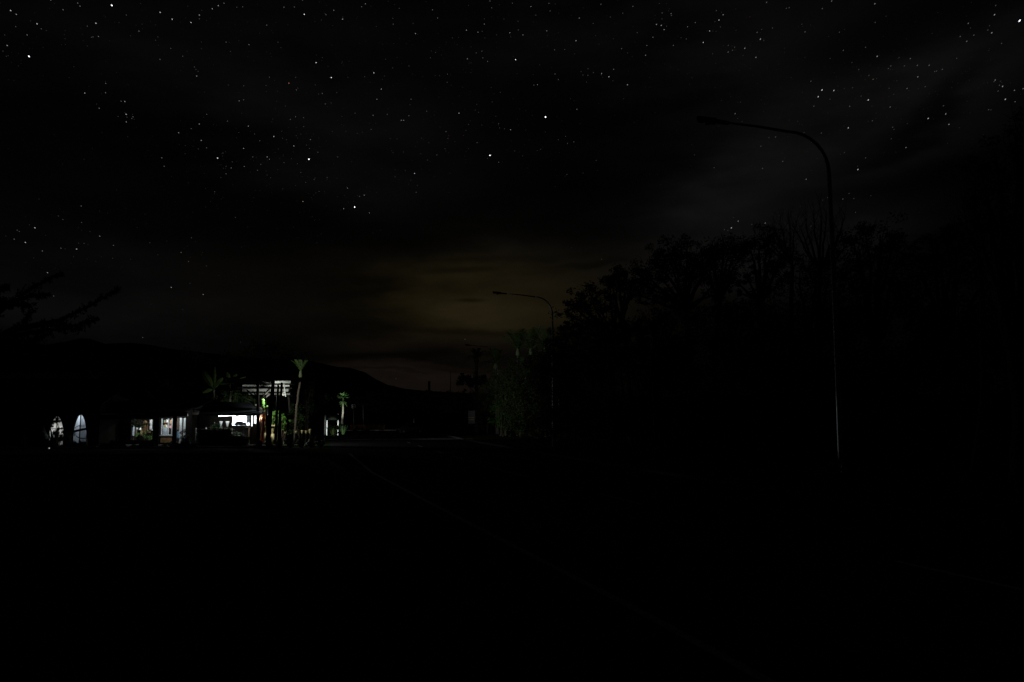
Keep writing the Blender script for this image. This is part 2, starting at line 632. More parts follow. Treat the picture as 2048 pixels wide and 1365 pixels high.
# ================================================================ STARS
# (x, y, brightness class) read off the sky, grouped by the patch they were read in: x0, y0, scale, list
STARS = [
 (0, 0, 4.876, "495,3,2;758,32,2;780,62,2;1090,55,5;104,105,3;159,142,2.5;615,97,2;1371,37,1;1562,123,3;1232,149,1.5;1680,190,3;1862,222,3;1944,149,2.5;1944,186,1.5;1967,103,1;1832,63,1;361,235,3;935,229,3;852,257,1.5;403,283,1.5;452,301,1;153,262,1.5;297,206,1;265,343,2;960,358,2;907,362,1.5;892,365,1.5;1355,306,2;1160,222,1;1385,238,1;46,343,1.2;70,446,2.5;29,500,1.2;62,551,1.2;80,545,1;283,552,5;635,380,1;1539,362,1.2;1517,394,1.2;1665,474,1.6;1272,351,1;1560,581,1.8;1782,551,1.5;851,451,1;206,590,.8;206,620,.8;720,653,1;1031,603,.8;1896,656,1.5;1911,680,1.3;1932,698,1.3;1918,744,2.3;1964,477,1;1964,412,1;826,910,2.5;1031,815,1.8;1029,907,2;989,916,.8;1181,989,1.8;1217,992,2.5;967,1058,2;942,1017,1;1230,1117,2.8;1238,1144,1.3;1218,1101,1;1297,1141,1.8;1285,1158,1.6;1308,1165,1;1292,1117,1;1152,1138,1.2;1232,1191,2.3;2015,1117,1.5;1944,1212,2.3;1865,1256,1.5;1742,1297,2.3;867,844,.8;1762,688,.8;420,743,.7;528,1316,.8"),
 (400, 0, 4.876, "234,33,2;178,57,2.5;120,88,2.5;359,73,1.6;416,69,1.8;819,72,2.2;920,71,2;1000,3,2;1304,102,2.4;1017,142,4;1220,134,1.3;1229,146,2;1391,189,2.8;1392,168,1.3;1576,68,2;1613,40,2.3;1183,196,1.3;651,247,2;1719,261,1.3;1884,238,1.8;1881,182,1.5;1944,83,1.5;1898,47,1;1835,15,1;1121,213,1;1295,252,1;255,413,1.8;285,415,1;478,438,2.2;761,414,1.6;789,467,1.2;297,504,1.4;1134,539,1;1193,564,1.3;1132,613,3.6;1249,648,1.2;1384,617,1.2;1387,601,1;1280,759,4;1695,713,3.3;1605,750,1.6;1443,757,1.2;1798,744,1.3;1780,776,1.1;1878,665,1.5;1809,579,1.3;2038,645,1.5;1124,830,1.4;867,813,3r;933,757,1.5;677,755,1.8;644,836,1.5;426,838,1.6;276,832,1.3;940,880,2;954,862,1.3;754,893,1;1158,919,1.3;1193,913,2;1334,905,1.5;1768,871,2.8;1725,970,2.3;382,986,2.3;425,976,1.9;831,1035,1.3;1222,1016,1.9;1279,1006,1.4;66,1117,1.5;268,1183,1.9;471,1232,2.5;932,1141,2;880,1166,2;1010,1149,1.7;709,1164,1.2;701,1190,1;1513,1107,1.6;1688,1126,2.3;1827,1117,1.8;1385,1137,1.2;1963,1175,2.6;1985,1176,2.5;2037,1131,2;1669,1264,1.7;1010,1236,1.5;797,1282,1.2;379,1294,1.3;532,1309,1.6;720,1333,3.2;984,1310,1.3;940,1325,1.2;1424,1283,1.2;1291,1284,1.2;1534,1302,1.3;1584,1292,1.1;806,1350,1.4;1076,1362,1.8;1857,1352,1.4;1921,1357,1.3"),
 (800, 0, 4.876, "877,12,2;1096,33,1.8;1277,67,2.4;1453,35,2;1513,40,1.2;667,53,1.3;894,78,1.8;968,48,1;317,98,2;366,178,2;823,187,1.3;823,237,2.2;1014,188,1.3;1151,210,1.4;1324,150,1.6;1464,109,1.8;1549,130,1;1748,179,2.2;1884,232,1.4;1960,44,1.6;128,231,1.3;151,330,2.5;648,296,2.5;760,316,2.4;801,307,1.5;827,371,1.2;511,372,1.3;570,367,1.2;942,342,1.3;1071,322,2.6;1081,362,1.3;1078,345,1;1154,294,1.6;1199,343,2.3;1431,303,2.2;1716,399,2.5;1606,486,1.6;1507,488,1.8;1703,526,1.2;1906,349,1;559,437,1;693,460,1y;451,413,.9y;308,499,1.2;346,513,1.5;405,538,1;297,566,1.6;657,576,2.4;743,518,1.7;798,501,1.8;808,566,1.9;854,601,2;683,609,1;1127,584,4;1363,636,1.2;1834,673,1.4;1765,701,1.2;1784,734,1.4;1832,737,1.5;1885,710,1.4;1966,719,2.3;1963,731,1.3;2037,751,2.8;1819,803,1.2;1512,724,1.9;1545,778,1.8;1340,828,2.2;1306,832,1.8;463,726,1.8;460,805,1.6;386,741,1.3;344,738,1.2;220,748,.9;498,833,1;692,712,1.1;889,855,1.2;979,903,1.3;898,997,1.4;749,1022,1.2;733,1074,1.3;767,1098,1.3;575,1107,2.8;259,1087,1.8;108,970,2;97,1024,1.4;934,1136,1.2;797,1221,1.2;669,1216,1.4;684,1181,1.1;643,1274,1.4;962,1207,1.6;960,1220,1.2;971,1249,1.5;1018,1258,1.5;1078,1267,2.5;448,1286,2;467,1352,1.6;209,1350,1.5;1419,1143,7;1725,1068,2;1663,965,1.1;1615,1332,1.6;1417,1289,1.2;1227,1272,1;619,1323,1.5r;476,1325,1.4r"),
 (1200, 0, 4.876, "8,44,1.6;321,65,1.9y;222,131,1.5;101,168,1.3;578,36,1.2;606,128,1.6;693,135,2;697,153,1.6;670,107,1;604,187,1.3;551,241,2.4;597,250,2.6;625,291,2.4;649,257,1.3;929,222,1.8;853,263,2;516,366,1.9;363,320,1.4;457,446,1.9;444,541,2.2;211,477,1.7;269,519,1.2;715,445,1.8;790,371,1.2;842,382,1.4;1007,416,2.9;1069,304,2.7;1101,306,1;1132,308,1;1160,198,2.8;1121,214,1.3;1134,106,1.5;1201,146,2.3;1185,122,1;1174,264,1.3;1327,297,1;1412,473,2.3;1313,463,1.4;1251,445,1.3;1292,493,1.4;1250,510,1.8;1098,527,1.2;1394,543,1;1532,318,1.7;1564,384,2.6;1597,398,1.2;1576,289,1.2;1682,275,1.4;1625,25,1.8;1817,83,1.5;1845,77,1.5;1999,313,1.5;1968,238,1.2;1521,562,2.2;1461,166,1.1r;133,678,1.9;268,829,2.5;126,790,1.2;230,965,1;1318,1111,1.9;1370,999,1;1345,1000,.9;1343,1157,1;1385,1187,1;1380,1223,1;1928,1185,1;1159,1233,.9;1712,1338,1.5;1648,1344,1.2;1990,1295,1.2;762,681,.9;131,380,1"),
 (1600, 0, 4.549, "288,12,2;203,80,1.6;681,37,2.2;684,206,1.4;783,150,1;46,292,1.6;359,295,1.4;394,460,1.6;596,433,1.4;1781,52,1.4;1770,136,2.4;1998,190,5;1531,215,1.9;1745,301,2.3;1709,276,1.4;1724,236,1.2;1552,256,1.1;1582,322,1.6;1517,378,1.9;1458,334,1.6;1834,397,1.4;702,515,2.4;1004,535,1.7;1175,596,1.8;1067,597,1.7;951,601,1.4;826,602,1.5;804,626,1.4;901,527,1.2;534,634,1.3;473,571,1.2;274,534,1.1;627,688,1.4;665,724,1.7y;696,717,1;1072,701,2.1;1226,652,1.4;1243,648,1.4;1425,533,1.3;1295,633,1.5;99,741,1.6;200,821,3.2;308,825,2.8;166,882,2.9;126,968,1.6;273,905,1.2;621,912,3;452,969,1.6;557,876,1.2;478,800,1.2;404,807,1;974,807,1.8;1139,791,1.4;811,806,1.2;853,860,1.1;881,736,1;820,976,1.8;439,1166,2.8;194,1213,1.4;658,1101,1.4;1166,1080,2.8;1326,1039,2.3;1355,1134,2.3;1305,964,1.4;843,1160,1.4;855,1180,1.2;830,1265,1.2;964,1344,2.1;977,1126,1;1776,731,2.1;1766,744,1.3;1843,788,2.4;1815,778,1.5;1824,741,1.1;1802,831,1.4;1951,824,2;2030,809,1.8;1868,906,2.7;1957,928,1.6;1716,1000,1.4;1737,1002,1.1"),
 (320, 260, 4.452, "16,250,2;37,325,1.8;166,28,1.8;367,95,2.4;415,161,1.7;226,141,1;224,213,1.1;341,170,1.2;513,252,3.6;551,213,1;561,207,1.4;584,196,1.1;556,234,1;588,325,1.5;644,286,1.5;634,340,2.2;588,392,2;541,426,1.2;565,343,1;583,344,1;744,166,2.5;750,327,2.1;826,242,1.8;857,248,1;889,97,1.8;954,242,2.6;975,263,2.1;897,308,1.7;868,361,1.8;953,403,1.2;985,427,1.3;945,367,1;1192,144,2.8;1104,293,1.7;1170,258,1.2;1224,302,1.4;1254,380,1.5;1340,89,1.8;1332,166,1.6;1303,136,1.3;1406,200,1.8;1326,262,6;1582,242,1.7;1706,283,1;1373,441,1.6;1381,430,1.3;1488,424,1.6;1489,439,1.1;1297,469,1.4;1206,495,1;1093,526,1.2;1416,549,1.4;1388,563,1.2;1368,582,1;1324,567,1r;1273,639,2.6o;1669,519,2.2;1818,582,2.4;1778,593,1.8;1760,587,1;1733,688,5.5;1635,703,2.4;1864,741,2.2;1678,645,.9;1723,637,.9;1930,558,1.1;487,552,1.4;671,779,1.5;280,962,1.4;188,1093,1.8;254,1173,1.5;413,1212,1.2;1053,172,1.2;1098,223,1;1096,236,1;1186,197,1;1465,549,.9;852,538,.9;1127,89,1.4"),
 (760, 200, 4.452, "433,381,1.5;864,381,1.8;667,372,1.1;316,415,1;579,436,1.4;789,436,1.2;586,457,1;506,491,1.8;362,480,1.3;423,536,1.5;210,465,1.4;104,453,1.3;115,471,1.3;979,495,5.5;958,521,1.3;1057,556,1.9;1200,456,1.4y;1431,441,1.4;1401,453,1.2;1670,388,1.7;1726,375,1.8;1588,356,1.4;1270,500,1.2;1925,540,1.3;1808,652,1.2;1664,664,1.5;1648,680,1;307,656,3.2;227,630,1.4;134,685,1.4;134,623,1;275,716,1.2;254,753,1;332,763,1.4;322,824,1.8;623,656,1;482,681,.9"),
 (0, 380, 4.452, "311,339,2.8;226,469,2.8;153,360,1.5;172,371,1.4;126,440,1.8;52,412,1;377,545,2;543,520,1.7;580,527,1;682,528,2.6;888,413,2.2;1010,495,1.7;748,477,1.3;700,475,1.1;726,291,1.5;723,145,1.8;560,265,1.4;519,233,1.3;532,170,.8;347,83,1;423,738,2.3;563,758,1.3;478,946,1.6;1525,869,2.4;1809,932,2.2;1334,472,1.2;1406,579,1;1003,610,1.1;655,596,1;1342,1019,.9;1626,1066,1.1;1691,833,1.1;1271,1316,1.6;300,606,1o;262,311,1;802,371,1;1949,763,.9;44,952,1"),
 (1500, 200, 2.73, "589,381,2.8;179,336,1.5;68,375,1.5;59,254,1.3;307,434,2;631,317,1.4;515,289,1.2;541,512,1.3;507,542,1.6;567,539,1.3;423,534,1.2;660,524,1.1;576,615,1.2;83,673,2.2;396,548,1;155,497,.9;587,363,1;275,581,.9"),
 (1340, 180, 3.592, "653,405,1.4;809,515,1.4;664,565,1.5;317,560,1.5;176,468,1.2;490,944,2.2;441,992,2.8;391,1004,1.4;416,1011,1.2;455,917,1;587,969,1.3;1014,979,1.3;157,393,.9"),
 (0, 0, 1.0, "960,583,1.3;930,679,1.6;481,685,1.4;1030,625,.8;792,758,1.4;1203,519,1.2"),
]


def star_mesh():
    rnd = random.Random(11)
    items = []
    for x0, y0, s_, txt in STARS:
        for it in txt.split(';'):
            a, b, c = it.split(',')
            hue = c[-1] if c[-1] in 'ryo' else 'w'
            items.append((x0 + float(a) / s_, y0 + float(b) / s_, float(c.rstrip('ryo')), hue))
    # the faint dust of stars in the clear parts of the sky
    for cx_, cy_, sx_, sy_, k in ((560, 340, 150, 70, 240), (650, 150, 260, 120, 260), (180, 60, 200, 60, 90), (950, 100, 200, 90, 100),
                                  (1250, 90, 250, 80, 130), (1420, 110, 160, 80, 90), (1740, 160, 200, 90, 170), (1920, 190, 110, 40, 60),
                                  (1640, 300, 160, 90, 90), (200, 500, 180, 60, 60), (980, 280, 180, 60, 80)):
        for _ in range(k):
            items.append((rnd.gauss(cx_, sx_), rnd.gauss(cy_, sy_), rnd.uniform(.5, 1.0), rnd.choice('wwwyrb')))
    DST = 9000.0
    px = DST / F          # one photo pixel at that distance
    v, f, cols = [], [], []
    for x, y, b, hue in items:
        if y > 700 and b < 1.2:
            continue
        size = px * (1.2 + 0.25 * max(0, b - 2) + (0.1 * (b - 4) if b > 4 else 0))
        st = 0.023 * b ** 3.0
        st = min(st, 2.6)
        if x > 1450: ang, k_ = 48, 2.1
        elif x > 1150: ang, k_ = 55, 1.6
        elif x < 450: ang, k_ = -32, 1.6
        else: ang, k_ = -10, 1.12
        if b < 1: k_ = 1.1
        c = ray(x, y).normalized() * DST + Vector((0, 0, CAMZ))
        fw = ray(x, y).normalized()
        rt = fw.cross(Vector((0, 0, 1))).normalized()
        up = rt.cross(fw)
        a = R(ang)
        u = (rt * math.cos(a) + up * math.sin(a)) * size * .5 * k_
        w = (-rt * math.sin(a) + up * math.cos(a)) * size * .5
        i = len(v)
        v += [tuple(c + u), tuple(c - u), tuple(c + w), tuple(c - w), tuple(c + fw * size * .5), tuple(c - fw * size * .5)]
        for p, q, r_ in ((0, 2, 4), (2, 1, 4), (1, 3, 4), (3, 0, 4), (2, 0, 5), (1, 2, 5), (3, 1, 5), (0, 3, 5)):
            f.append((i + p, i + q, i + r_))
        col = {'w': rnd.choice([(.92, .96, 1), (.85, .9, 1), (1, .97, .9)]), 'r': (1, .35, .25), 'o': (1, .75, .5), 'y': (1, .85, .6), 'b': (.6, .7, 1)}[hue]
        if b > 5: col = (1, .97, 1)
        cols += [(col[0] * st, col[1] * st, col[2] * st, 1)] * 6
    me = bpy.data.meshes.new('stars')
    me.from_pydata(v, [], f)
    at = me.color_attributes.new('glow', 'FLOAT_COLOR', 'POINT')
    for i, c in enumerate(cols):
        at.data[i].color = c
    m = bpy.data.materials.new('starlight')
    m.use_nodes = True
    t = m.node_tree
    t.nodes.clear()
    e = t.nodes.new('ShaderNodeEmission')
    ca = t.nodes.new('ShaderNodeVertexColor')
    ca.layer_name = 'glow'
    o_ = t.nodes.new('ShaderNodeOutputMaterial')
    t.links.new(ca.outputs['Color'], e.inputs['Color'])
    t.links.new(e.outputs[0], o_.inputs[0])
    m.cycles.emission_sampling = 'NONE'
    me.materials.append(m)
    o = bpy.data.objects.new('stars', me)
    COL.objects.link(o)
    struct(o, 'stuff', 'white and faint stars scattered over the dark cloudy night sky')


star_mesh()

# ================================================================ GROUND AND ROADS


def sheet(name, left, right, z, material, kind='structure', label=None):
    """strip between two polylines"""
    mb = MB()
    for i in range(len(left) - 1):
        mb.quad((left[i][0], left[i][1], z), (right[i][0], right[i][1], z), (right[i + 1][0], right[i + 1][1], z), (left[i + 1][0], left[i + 1][1], z))
    return struct(mb.build(name, material), kind, label)


g = MB()
xs = [-6000, -300, -60, 0, 60, 300, 6000]
ys = [-400, -10, 40, 120, 400, 9000]
for i in range(len(xs) - 1):
    for j in range(len(ys) - 1):
        g.quad((xs[i], ys[j], 0), (xs[i + 1], ys[j], 0), (xs[i + 1], ys[j + 1], 0), (xs[i], ys[j + 1], 0))
struct(g.build('ground', 'ground'))

left = [(5.5, -8), (4.0, 2), (1.5, 10.3), (-2.1, 21.3), (-6.2, 34), (-10.5, 50), (-15.0, 68), (-20, 92), (-25, 120), (-33, 170), (-50, 260), (-80, 400)]
right = [(18.5, -8), (16.4, 2), (13.6, 11), (9.4, 22.5), (5.6, 35), (1.6, 51), (-3.0, 69), (-8.2, 93), (-13.5, 121), (-21, 171), (-37, 261), (-66, 401)]
sheet('road', [(x - 1.0, y) for x, y in left], right, 0.004, 'asphalt')
line = lambda pts, w: ([(x, y) for x, y in pts], [(x + w, y) for x, y in pts])
a_, b_ = line(left[:6], .14)
o = sheet('edge_line', a_, b_, 0.008, 'paint', label='white painted edge line along the left side of the road')
cm = [((l[0] + r[0]) / 2, (l[1] + r[1]) / 2) for l, r in zip(left, right)]
mb = MB()
for i in range(len(cm) - 1):
    a, b = Vector((*cm[i], 0.008)), Vector((*cm[i + 1], 0.008))
    Ls = (b - a).length
    k = 0.0
    while k + 3 < Ls:
        p, q = a.lerp(b, k / Ls), a.lerp(b, (k + 3) / Ls)
        s_ = (q - p).normalized().cross(Vector((0, 0, 1))) * .06
        mb.quad(p - s_, p + s_, q + s_, q - s_)
        k += 10
struct(mb.build('centre_line', 'paint'), 'structure', 'white dashed line along the middle of the road')
# side street in front of the shops
sheet('side_street', [(-200, 41), (-60, 44), (-28, 47), (-14, 49.5)], [(-200, 55), (-60, 56.2), (-28, 57.2), (-15.5, 60)], 0.0035, 'asphalt')
sheet('pavement', [(-200, 55.2), (-60, 56.4), (-28, 57.4), (-17.6, 59.5)], [(-200, 63), (-60, 63), (-28, 63), (-18.4, 63)], 0.12, 'paving')


def kerb(name, pts, w=.15, h=.13, kind='structure', m_='kerb'):
    mb = MB()
    for a, b in zip(pts[:-1], pts[1:]):
        a, b = Vector((*a, h / 2 - .01)), Vector((*b, h / 2 - .01))
        mb.beam(a, b, w, h + .02)
    return struct(mb.build(name, m_), kind)


kerb('kerb', [(-200, 55.1), (-60, 56.3), (-28, 57.3), (-19.5, 58.6), (-17.3, 60.5), (-16.6, 64), (-18, 74)])
kerb('kerb', [(-60, 43.6), (-28, 46.6), (-14.2, 49.0), (-11.8, 48.0), (-10.9, 45), (-7.2, 34)], m_='paving')
kerb('kerb', [(right[i][0] + .12, right[i][1]) for i in range(1, 12)], m_='paving')
# far raised kerb and crossing strip that catch the light, seen past the sign
kerb('kerb', [(-27.3, 119.5), (-22, 121.5), (-17.2, 122.5)], .5, .16)
kerb('kerb', [(-19.2, 77), (-12, 78.6), (-4, 79.6)], .12, .08, m_='paving')
sheet('pavement', [(-34, 122), (-17, 124.5)], [(-34, 130), (-17, 132)], 0.13, 'paving')
sheet('driveway', [(-3.6, 104), (-1.8, 110), (.5, 120)], [(-.2, 103.5), (1.2, 109), (1.6, 120)], 0.012, 'kerb')

# hills on the horizon
def hill(pts, D, depth, name='hills'):
    mb = MB()
    rows = []
    for row in range(5):
        t = row / 4
        line_ = []
        for i, (x, y) in enumerate(pts):
            p = P(x, y, D)
            hgt = p.z * math.sin(PI / 2 * (1 - abs(t - .5) * 2)) * (1 if row == 2 else random.uniform(.92, 1.02))
            line_.append(Vector((p.x * (1 + (t - .5) * .1), D + (t - .5) * depth, max(hgt, -5 if row in (0, 4) else 0))))
        rows.append(line_)
    for r_ in range(4):
        for i in range(len(pts) - 1):
            mb.quad(rows[r_][i], rows[r_][i + 1], rows[r_ + 1][i + 1], rows[r_ + 1][i])
    struct(mb.build(name, 'hill', None, True))


hill([(-900, 700), (-500, 650), (-200, 640), (-60, 660), (0, 671), (40, 678), (90, 690), (130, 684), (160, 677), (180, 678), (210, 688), (260, 686), (300, 690), (340, 698), (420, 707), (520, 716), (620, 722), (700, 740), (800, 790)], 2600, 1400)
hill([(480, 790), (560, 758), (620, 740), (660, 733), (700, 736), (730, 745), (750, 758), (775, 770), (810, 778), (850, 782), (920, 786), (1000, 790), (1300, 795), (1800, 790), (2400, 780)], 1700, 900)

# ================================================================ STREET LAMPS
def street_lamp(base, H, arm, label, rise=.11):
    b = Vector(base)
    t = empty('street_lamp', b, label, 'street lamp', 'curved street lamps along the road')
    pole = MB()
    k = [b, b + Vector((0, 0, 1.5)), b + Vector((0, 0, 5)), b + Vector((-.02, 0, H * .83))]
    rad = [.105, .10, .085, .066]
    # bend
    cz, rx, rz = H * .83, 1.35, H * .115
    for i in range(1, 9):
        a = R(90 * i / 8)
        k.append(b + Vector((-.02 - rx * (1 - math.cos(a)), 0, cz + rz * math.sin(a))))
        rad.append(.064 - .002 * i)
    pole.tube(k, rad, 12)
    pole.build('pole', 'galv', t, True)
    am = MB()
    s_ = k[-1]
    e = s_ + Vector((-arm, 0, arm * rise))
    am.tube([s_, s_.lerp(e, .5) + Vector((0, 0, .03)), e], [.05, .043, .038], 10)
    am.build('arm', 'galv', t, True)
    hd = MB()
    ax = (e - s_).normalized()
    u0, u1, u2 = e - ax * .1, e + ax * .35, e + ax * .95
    hd.hexa([u0 + Vector((0, -.06, -.05)), u0 + Vector((0, .06, -.05)), u2 + Vector((0, .11, -.06)), u2 + Vector((0, -.11, -.06)),
             u0 + Vector((0, -.06, .05)), u0 + Vector((0, .06, .05)), u2 + Vector((0, .1, .05)), u2 + Vector((0, -.1, .05))])
    hd.hexa([u1 + Vector((0, -.13, -.085)), u1 + Vector((0, .13, -.085)), u2 + Vector((.0, .13, -.085)), u2 + Vector((.0, -.13, -.085)),
             u1 + Vector((0, -.1, .085)), u1 + Vector((0, .1, .085)), u2 + Vector((-.06, .1, .07)), u2 + Vector((-.06, -.1, .07))])
    h_ = hd.build('lamp_head', 'darkwall', t)
    ln = MB()
    c = (u1 + u2) / 2 + Vector((0, 0, -.085))
    ln.lathe(c + Vector((0, 0, -.09)), [(.02, 0), (.09, .02), (.13, .085)], 12)
    ln.build('lens', 'lens', h_)
    pl = MB()
    pl.box(b.x - .17, b.x + .17, b.y - .17, b.y + .17, 0, .03)
    pl.build('base_plate', 'galv', t)
    dr = MB()
    dr.box(b.x - .06, b.x + .06, b.y - .125, b.y - .095, .5, 1.0)
    dr.build('access_door', 'galv', t)
    return t


street_lamp((10.92, 25.8, 0), 12.95, 2.15, 'nearest and largest curved street lamp, in front of the dark trees on the right', .15)
street_lamp((3.22, 60.5, 0), 12.5, 2.4, 'middle curved street lamp rising behind the palm crowns')
street_lamp((-1.9, 104.0, 0), 12.3, 2.15, 'farthest and smallest street lamp, just its arm above the palm tops')

# ================================================================ SHOPS ON THE LEFT
def arch_wall(mb, x0, x1, z0, z1, y0, y1, openings):
    """wall of thickness y0..y1 with openings (xa, xb, sill, spring, top, kind)"""
    xs_ = x0
    for xa, xb, sill, spr, top, kind in sorted(openings):
        mb.box(xs_, xa, y0, y1, z0, z1)
        if sill > z0 + .01:
            mb.box(xa, xb, y0, y1, z0, sill)
        if kind == 'rect':
            if top < z1 - .01:
                mb.box(xa, xb, y0, y1, top, z1)
        else:
            n = 14
            c = (xa + xb) / 2
            hw = (xb - xa) / 2

            def hz(x):
                u = min(1, abs(x - c) / hw)
                return spr + (top - spr) * (1 - u ** 2.5)
            for i in range(n):
                xa_, xb_ = xa + (xb - xa) * i / n, xa + (xb - xa) * (i + 1) / n
                mb.hexa([(xa_, y0, hz(xa_)), (xb_, y0, hz(xb_)), (xb_, y1, hz(xb_)), (xa_, y1, hz(xa_)),
                         (xa_, y0, z1), (xb_, y0, z1), (xb_, y1, z1), (xa_, y1, z1)])
        xs_ = xb
    mb.box(xs_, x1, y0, y1, z0, z1)


def zat(py, D, px=300):
    return P(px, py, D).z


def xat(px, D, py=850):
    return P(px, py, D).x


# ---- hall with arched windows
D = 60.0
xa0, xa1 = xat(-190, D), xat(199, D)
hall = empty('hall', ((xa0 + xa1) / 2, D + 4, 0), 'long dark hall with two narrow round-topped lit windows', 'building')
w = MB()
ops = []
for (pxl, pxr, top, spr, sill) in ((97, 127.5, 833, 862, 893), (144.5, 173.5, 829.5, 864, 897)):
    ops.append((xat(pxl, D), xat(pxr, D), max(.12, zat(sill, D)), zat(spr, D), zat(top, D), 'arch'))
arch_wall(w, xa0, xa1, 0, 3.3, D, D + .25, ops)
w.box(xa0, xa0 + .25, D + .25, D + 9, 0, 3.3)
w.box(xa1 - .25, xa1, D + .25, D + 9, 0, 3.3)
w.box(xa0, xa1, D + 9, D + 9.25, 0, 3.3)
w.build('wall', 'black', hall)
rf = MB()
zr = 5.4
rf.hexa([(xa0 - .4, D - .6, 3.2), (xa1 + .4, D - .6, 3.2), (xa1 + .4, D + 4.6, zr), (xa0 - .4, D + 4.6, zr),
         (xa0 - .4, D - .6, 3.3), (xa1 + .4, D - .6, 3.3), (xa1 + .4, D + 4.6, zr + .12), (xa0 - .4, D + 4.6, zr + .12)])
rf.hexa([(xa0 - .4, D + 4.6, zr), (xa1 + .4, D + 4.6, zr), (xa1 + .4, D + 9.8, 3.2), (xa0 - .4, D + 9.8, 3.2),
         (xa0 - .4, D + 4.6, zr + .12), (xa1 + .4, D + 4.6, zr + .12), (xa1 + .4, D + 9.8, 3.3), (xa0 - .4, D + 9.8, 3.3)])
rf.build('roof', 'roofdark', hall)
for i, (x_l, x_r, sill, spr, top, _) in enumerate(ops):
    fr = MB()
    cx_ = (x_l + x_r) / 2 + .0
    if i == 1:
        fr.box(cx_ - .03, cx_ + .03, D + .08, D + .14, sill, top)
        fr.beam((x_l, D + .11, zat(864, D)), (x_r, D + .11, zat(857.5, D)), .07, .17)
        fr.tube(limb_pts((x_l, D + .4, zat(858, D)), (x_l + .35, D + .4, zat(852, D)), .3), .02, 5)
        fr.tube([(x_l + .3, D + .4, zat(852, D)), (cx_, D + .4, zat(851, D)), (x_r - .12, D + .4, zat(851.2, D))], .022, 5)
        fr.tube([(x_l + .3, D + .4, zat(853, D)), (cx_, D + .4, zat(854, D)), (x_r - .12, D + .4, zat(854.2, D))], .018, 5)
    else:
        fr.box(cx_ - .03, cx_ + .03, D + .08, D + .14, sill, top)
        fr.box(x_l, x_r, D + .08, D + .14, zat(858, D), zat(857, D))
    wf = fr.build('window', 'black', hall)
    # lit recess behind the opening: pale curved back and side walls
    rc = MB()
    yb = D + 1.3
    rc.box(x_l - .5, x_r + .5, yb, yb + .1, 0.02, 3.1)
    rc.box(x_l - .6, x_l - .5, D + .3, yb, 0.02, 3.1)
    rc.box(x_r + .5, x_r + .6, D + .3, yb, 0.02, 3.1)
    rc.build('recess', 'plaster', wf)
    if i == 1:
        lp = point_lamp('lamp', (cx_ + .05, D + 1.12, top + .04), 22.0, (.80, .90, 1.0), .05, hall)
    else:
        lp = point_lamp('lamp', (x_l - .1, D + .7, sill + 1.2), 12.0, (1.0, .97, .88), .05, hall)

# second storey block behind with pale iron roof
D2 = 82.0
bk = empty('roofed_building', (xat(60, D2), D2 + 4, 0), 'low building behind the hall with a wide pale iron roof', 'building')
x0, x1 = xat(-120, D2), xat(150, D2)
w = MB(); w.box(x0, x1, D2, D2 + 8, 0, zat(786, D2)); w.build('wall', 'darkwall', bk)
w = MB()
ze, zt = zat(776, D2), zat(748, D2 + 4)
w.hexa([(x0 - .5, D2 - .5, ze), (x1 + .5, D2 - .5, ze), (x1 - 2, D2 + 4, zt), (x0 + 2, D2 + 4, zt),
        (x0 - .5, D2 - .5, ze + .15), (x1 + .5, D2 - .5, ze + .15), (x1 - 2, D2 + 4, zt + .15), (x0 + 2, D2 + 4, zt + .15)])
w.hexa([(x0 + 2, D2 + 4, zt), (x1 - 2, D2 + 4, zt), (x1 + .5, D2 + 8.5, ze), (x0 - .5, D2 + 8.5, ze),
        (x0 + 2, D2 + 4, zt + .15), (x1 - 2, D2 + 4, zt + .15), (x1 + .5, D2 + 8.5, ze + .15), (x0 - .5, D2 + 8.5, ze + .15)])
w.build('roof', 'roofpale', bk)

# ---- gift shop with the open window
D = 63.0
s0, s1 = xat(241, D), xat(384, D)
shop = empty('shop', ((s0 + s1) / 2, D + 3, 0), 'small dark shop with two lit windows full of goods under a low verandah', 'shop')
zt_ = zat(829, D)
w = MB()
o1 = (xat(262, D), xat(307, D), zat(881, D), 0, zat(839.5, D), 'rect')
o1b = (xat(317.3, D), xat(319.4, D), zat(878, D), 0, zat(840, D), 'rect')
o2 = (xat(322.5, D), xat(345, D), zat(871, D), 0, zat(837.5, D), 'rect')
o3 = (xat(352, D), xat(372, D), .13, 0, zat(836, D), 'rect')
arch_wall(w, s0, s1, 0, 3.0, D, D + .18, [o1, o1b, o2, o3])
w.box(s0, s0 + .15, D + .18, D + 6, 0, 3.0)
w.box(s1 - .15, s1, D + .18, D + 6, 0, 3.0)
w.build('wall', 'black', shop)
w = MB(); w.box(s0, s1, D + 6, D + 6.2, 0, 3.0); w.box(s0 + .15, s1 - .15, D + .2, D + 6, .05, .1); w.build('back_wall', 'darkwall', shop)
w = MB()
w.hexa([(s0 - .4, D - 2.6, 2.62), (s1 + .3, D - 2.6, 2.62), (s1 + .3, D + 3, 3.6), (s0 - .4, D + 3, 3.6),
        (s0 - .4, D - 2.6, 2.72), (s1 + .3, D - 2.6, 2.72), (s1 + .3, D + 3, 3.75), (s0 - .4, D + 3, 3.75)])
w.hexa([(s0 - .4, D + 3, 3.6), (s1 + .3, D + 3, 3.6), (s1 + .3, D + 6.6, 3.0), (s0 - .4, D + 6.6, 3.0),
        (s0 - .4, D + 3, 3.75), (s1 + .3, D + 3, 3.75), (s1 + .3, D + 6.6, 3.15), (s0 - .4, D + 6.6, 3.15)])
w.build('roof', 'roofdark', shop)
w = MB()
w.beam((s0 - .4, D - 2.62, zat(836, D - 2.6)), (xat(373, D - 2.6), D - 2.62, zat(828, D - 2.6)), .06, .34)
w.build('fascia', 'black', shop)
w = MB()
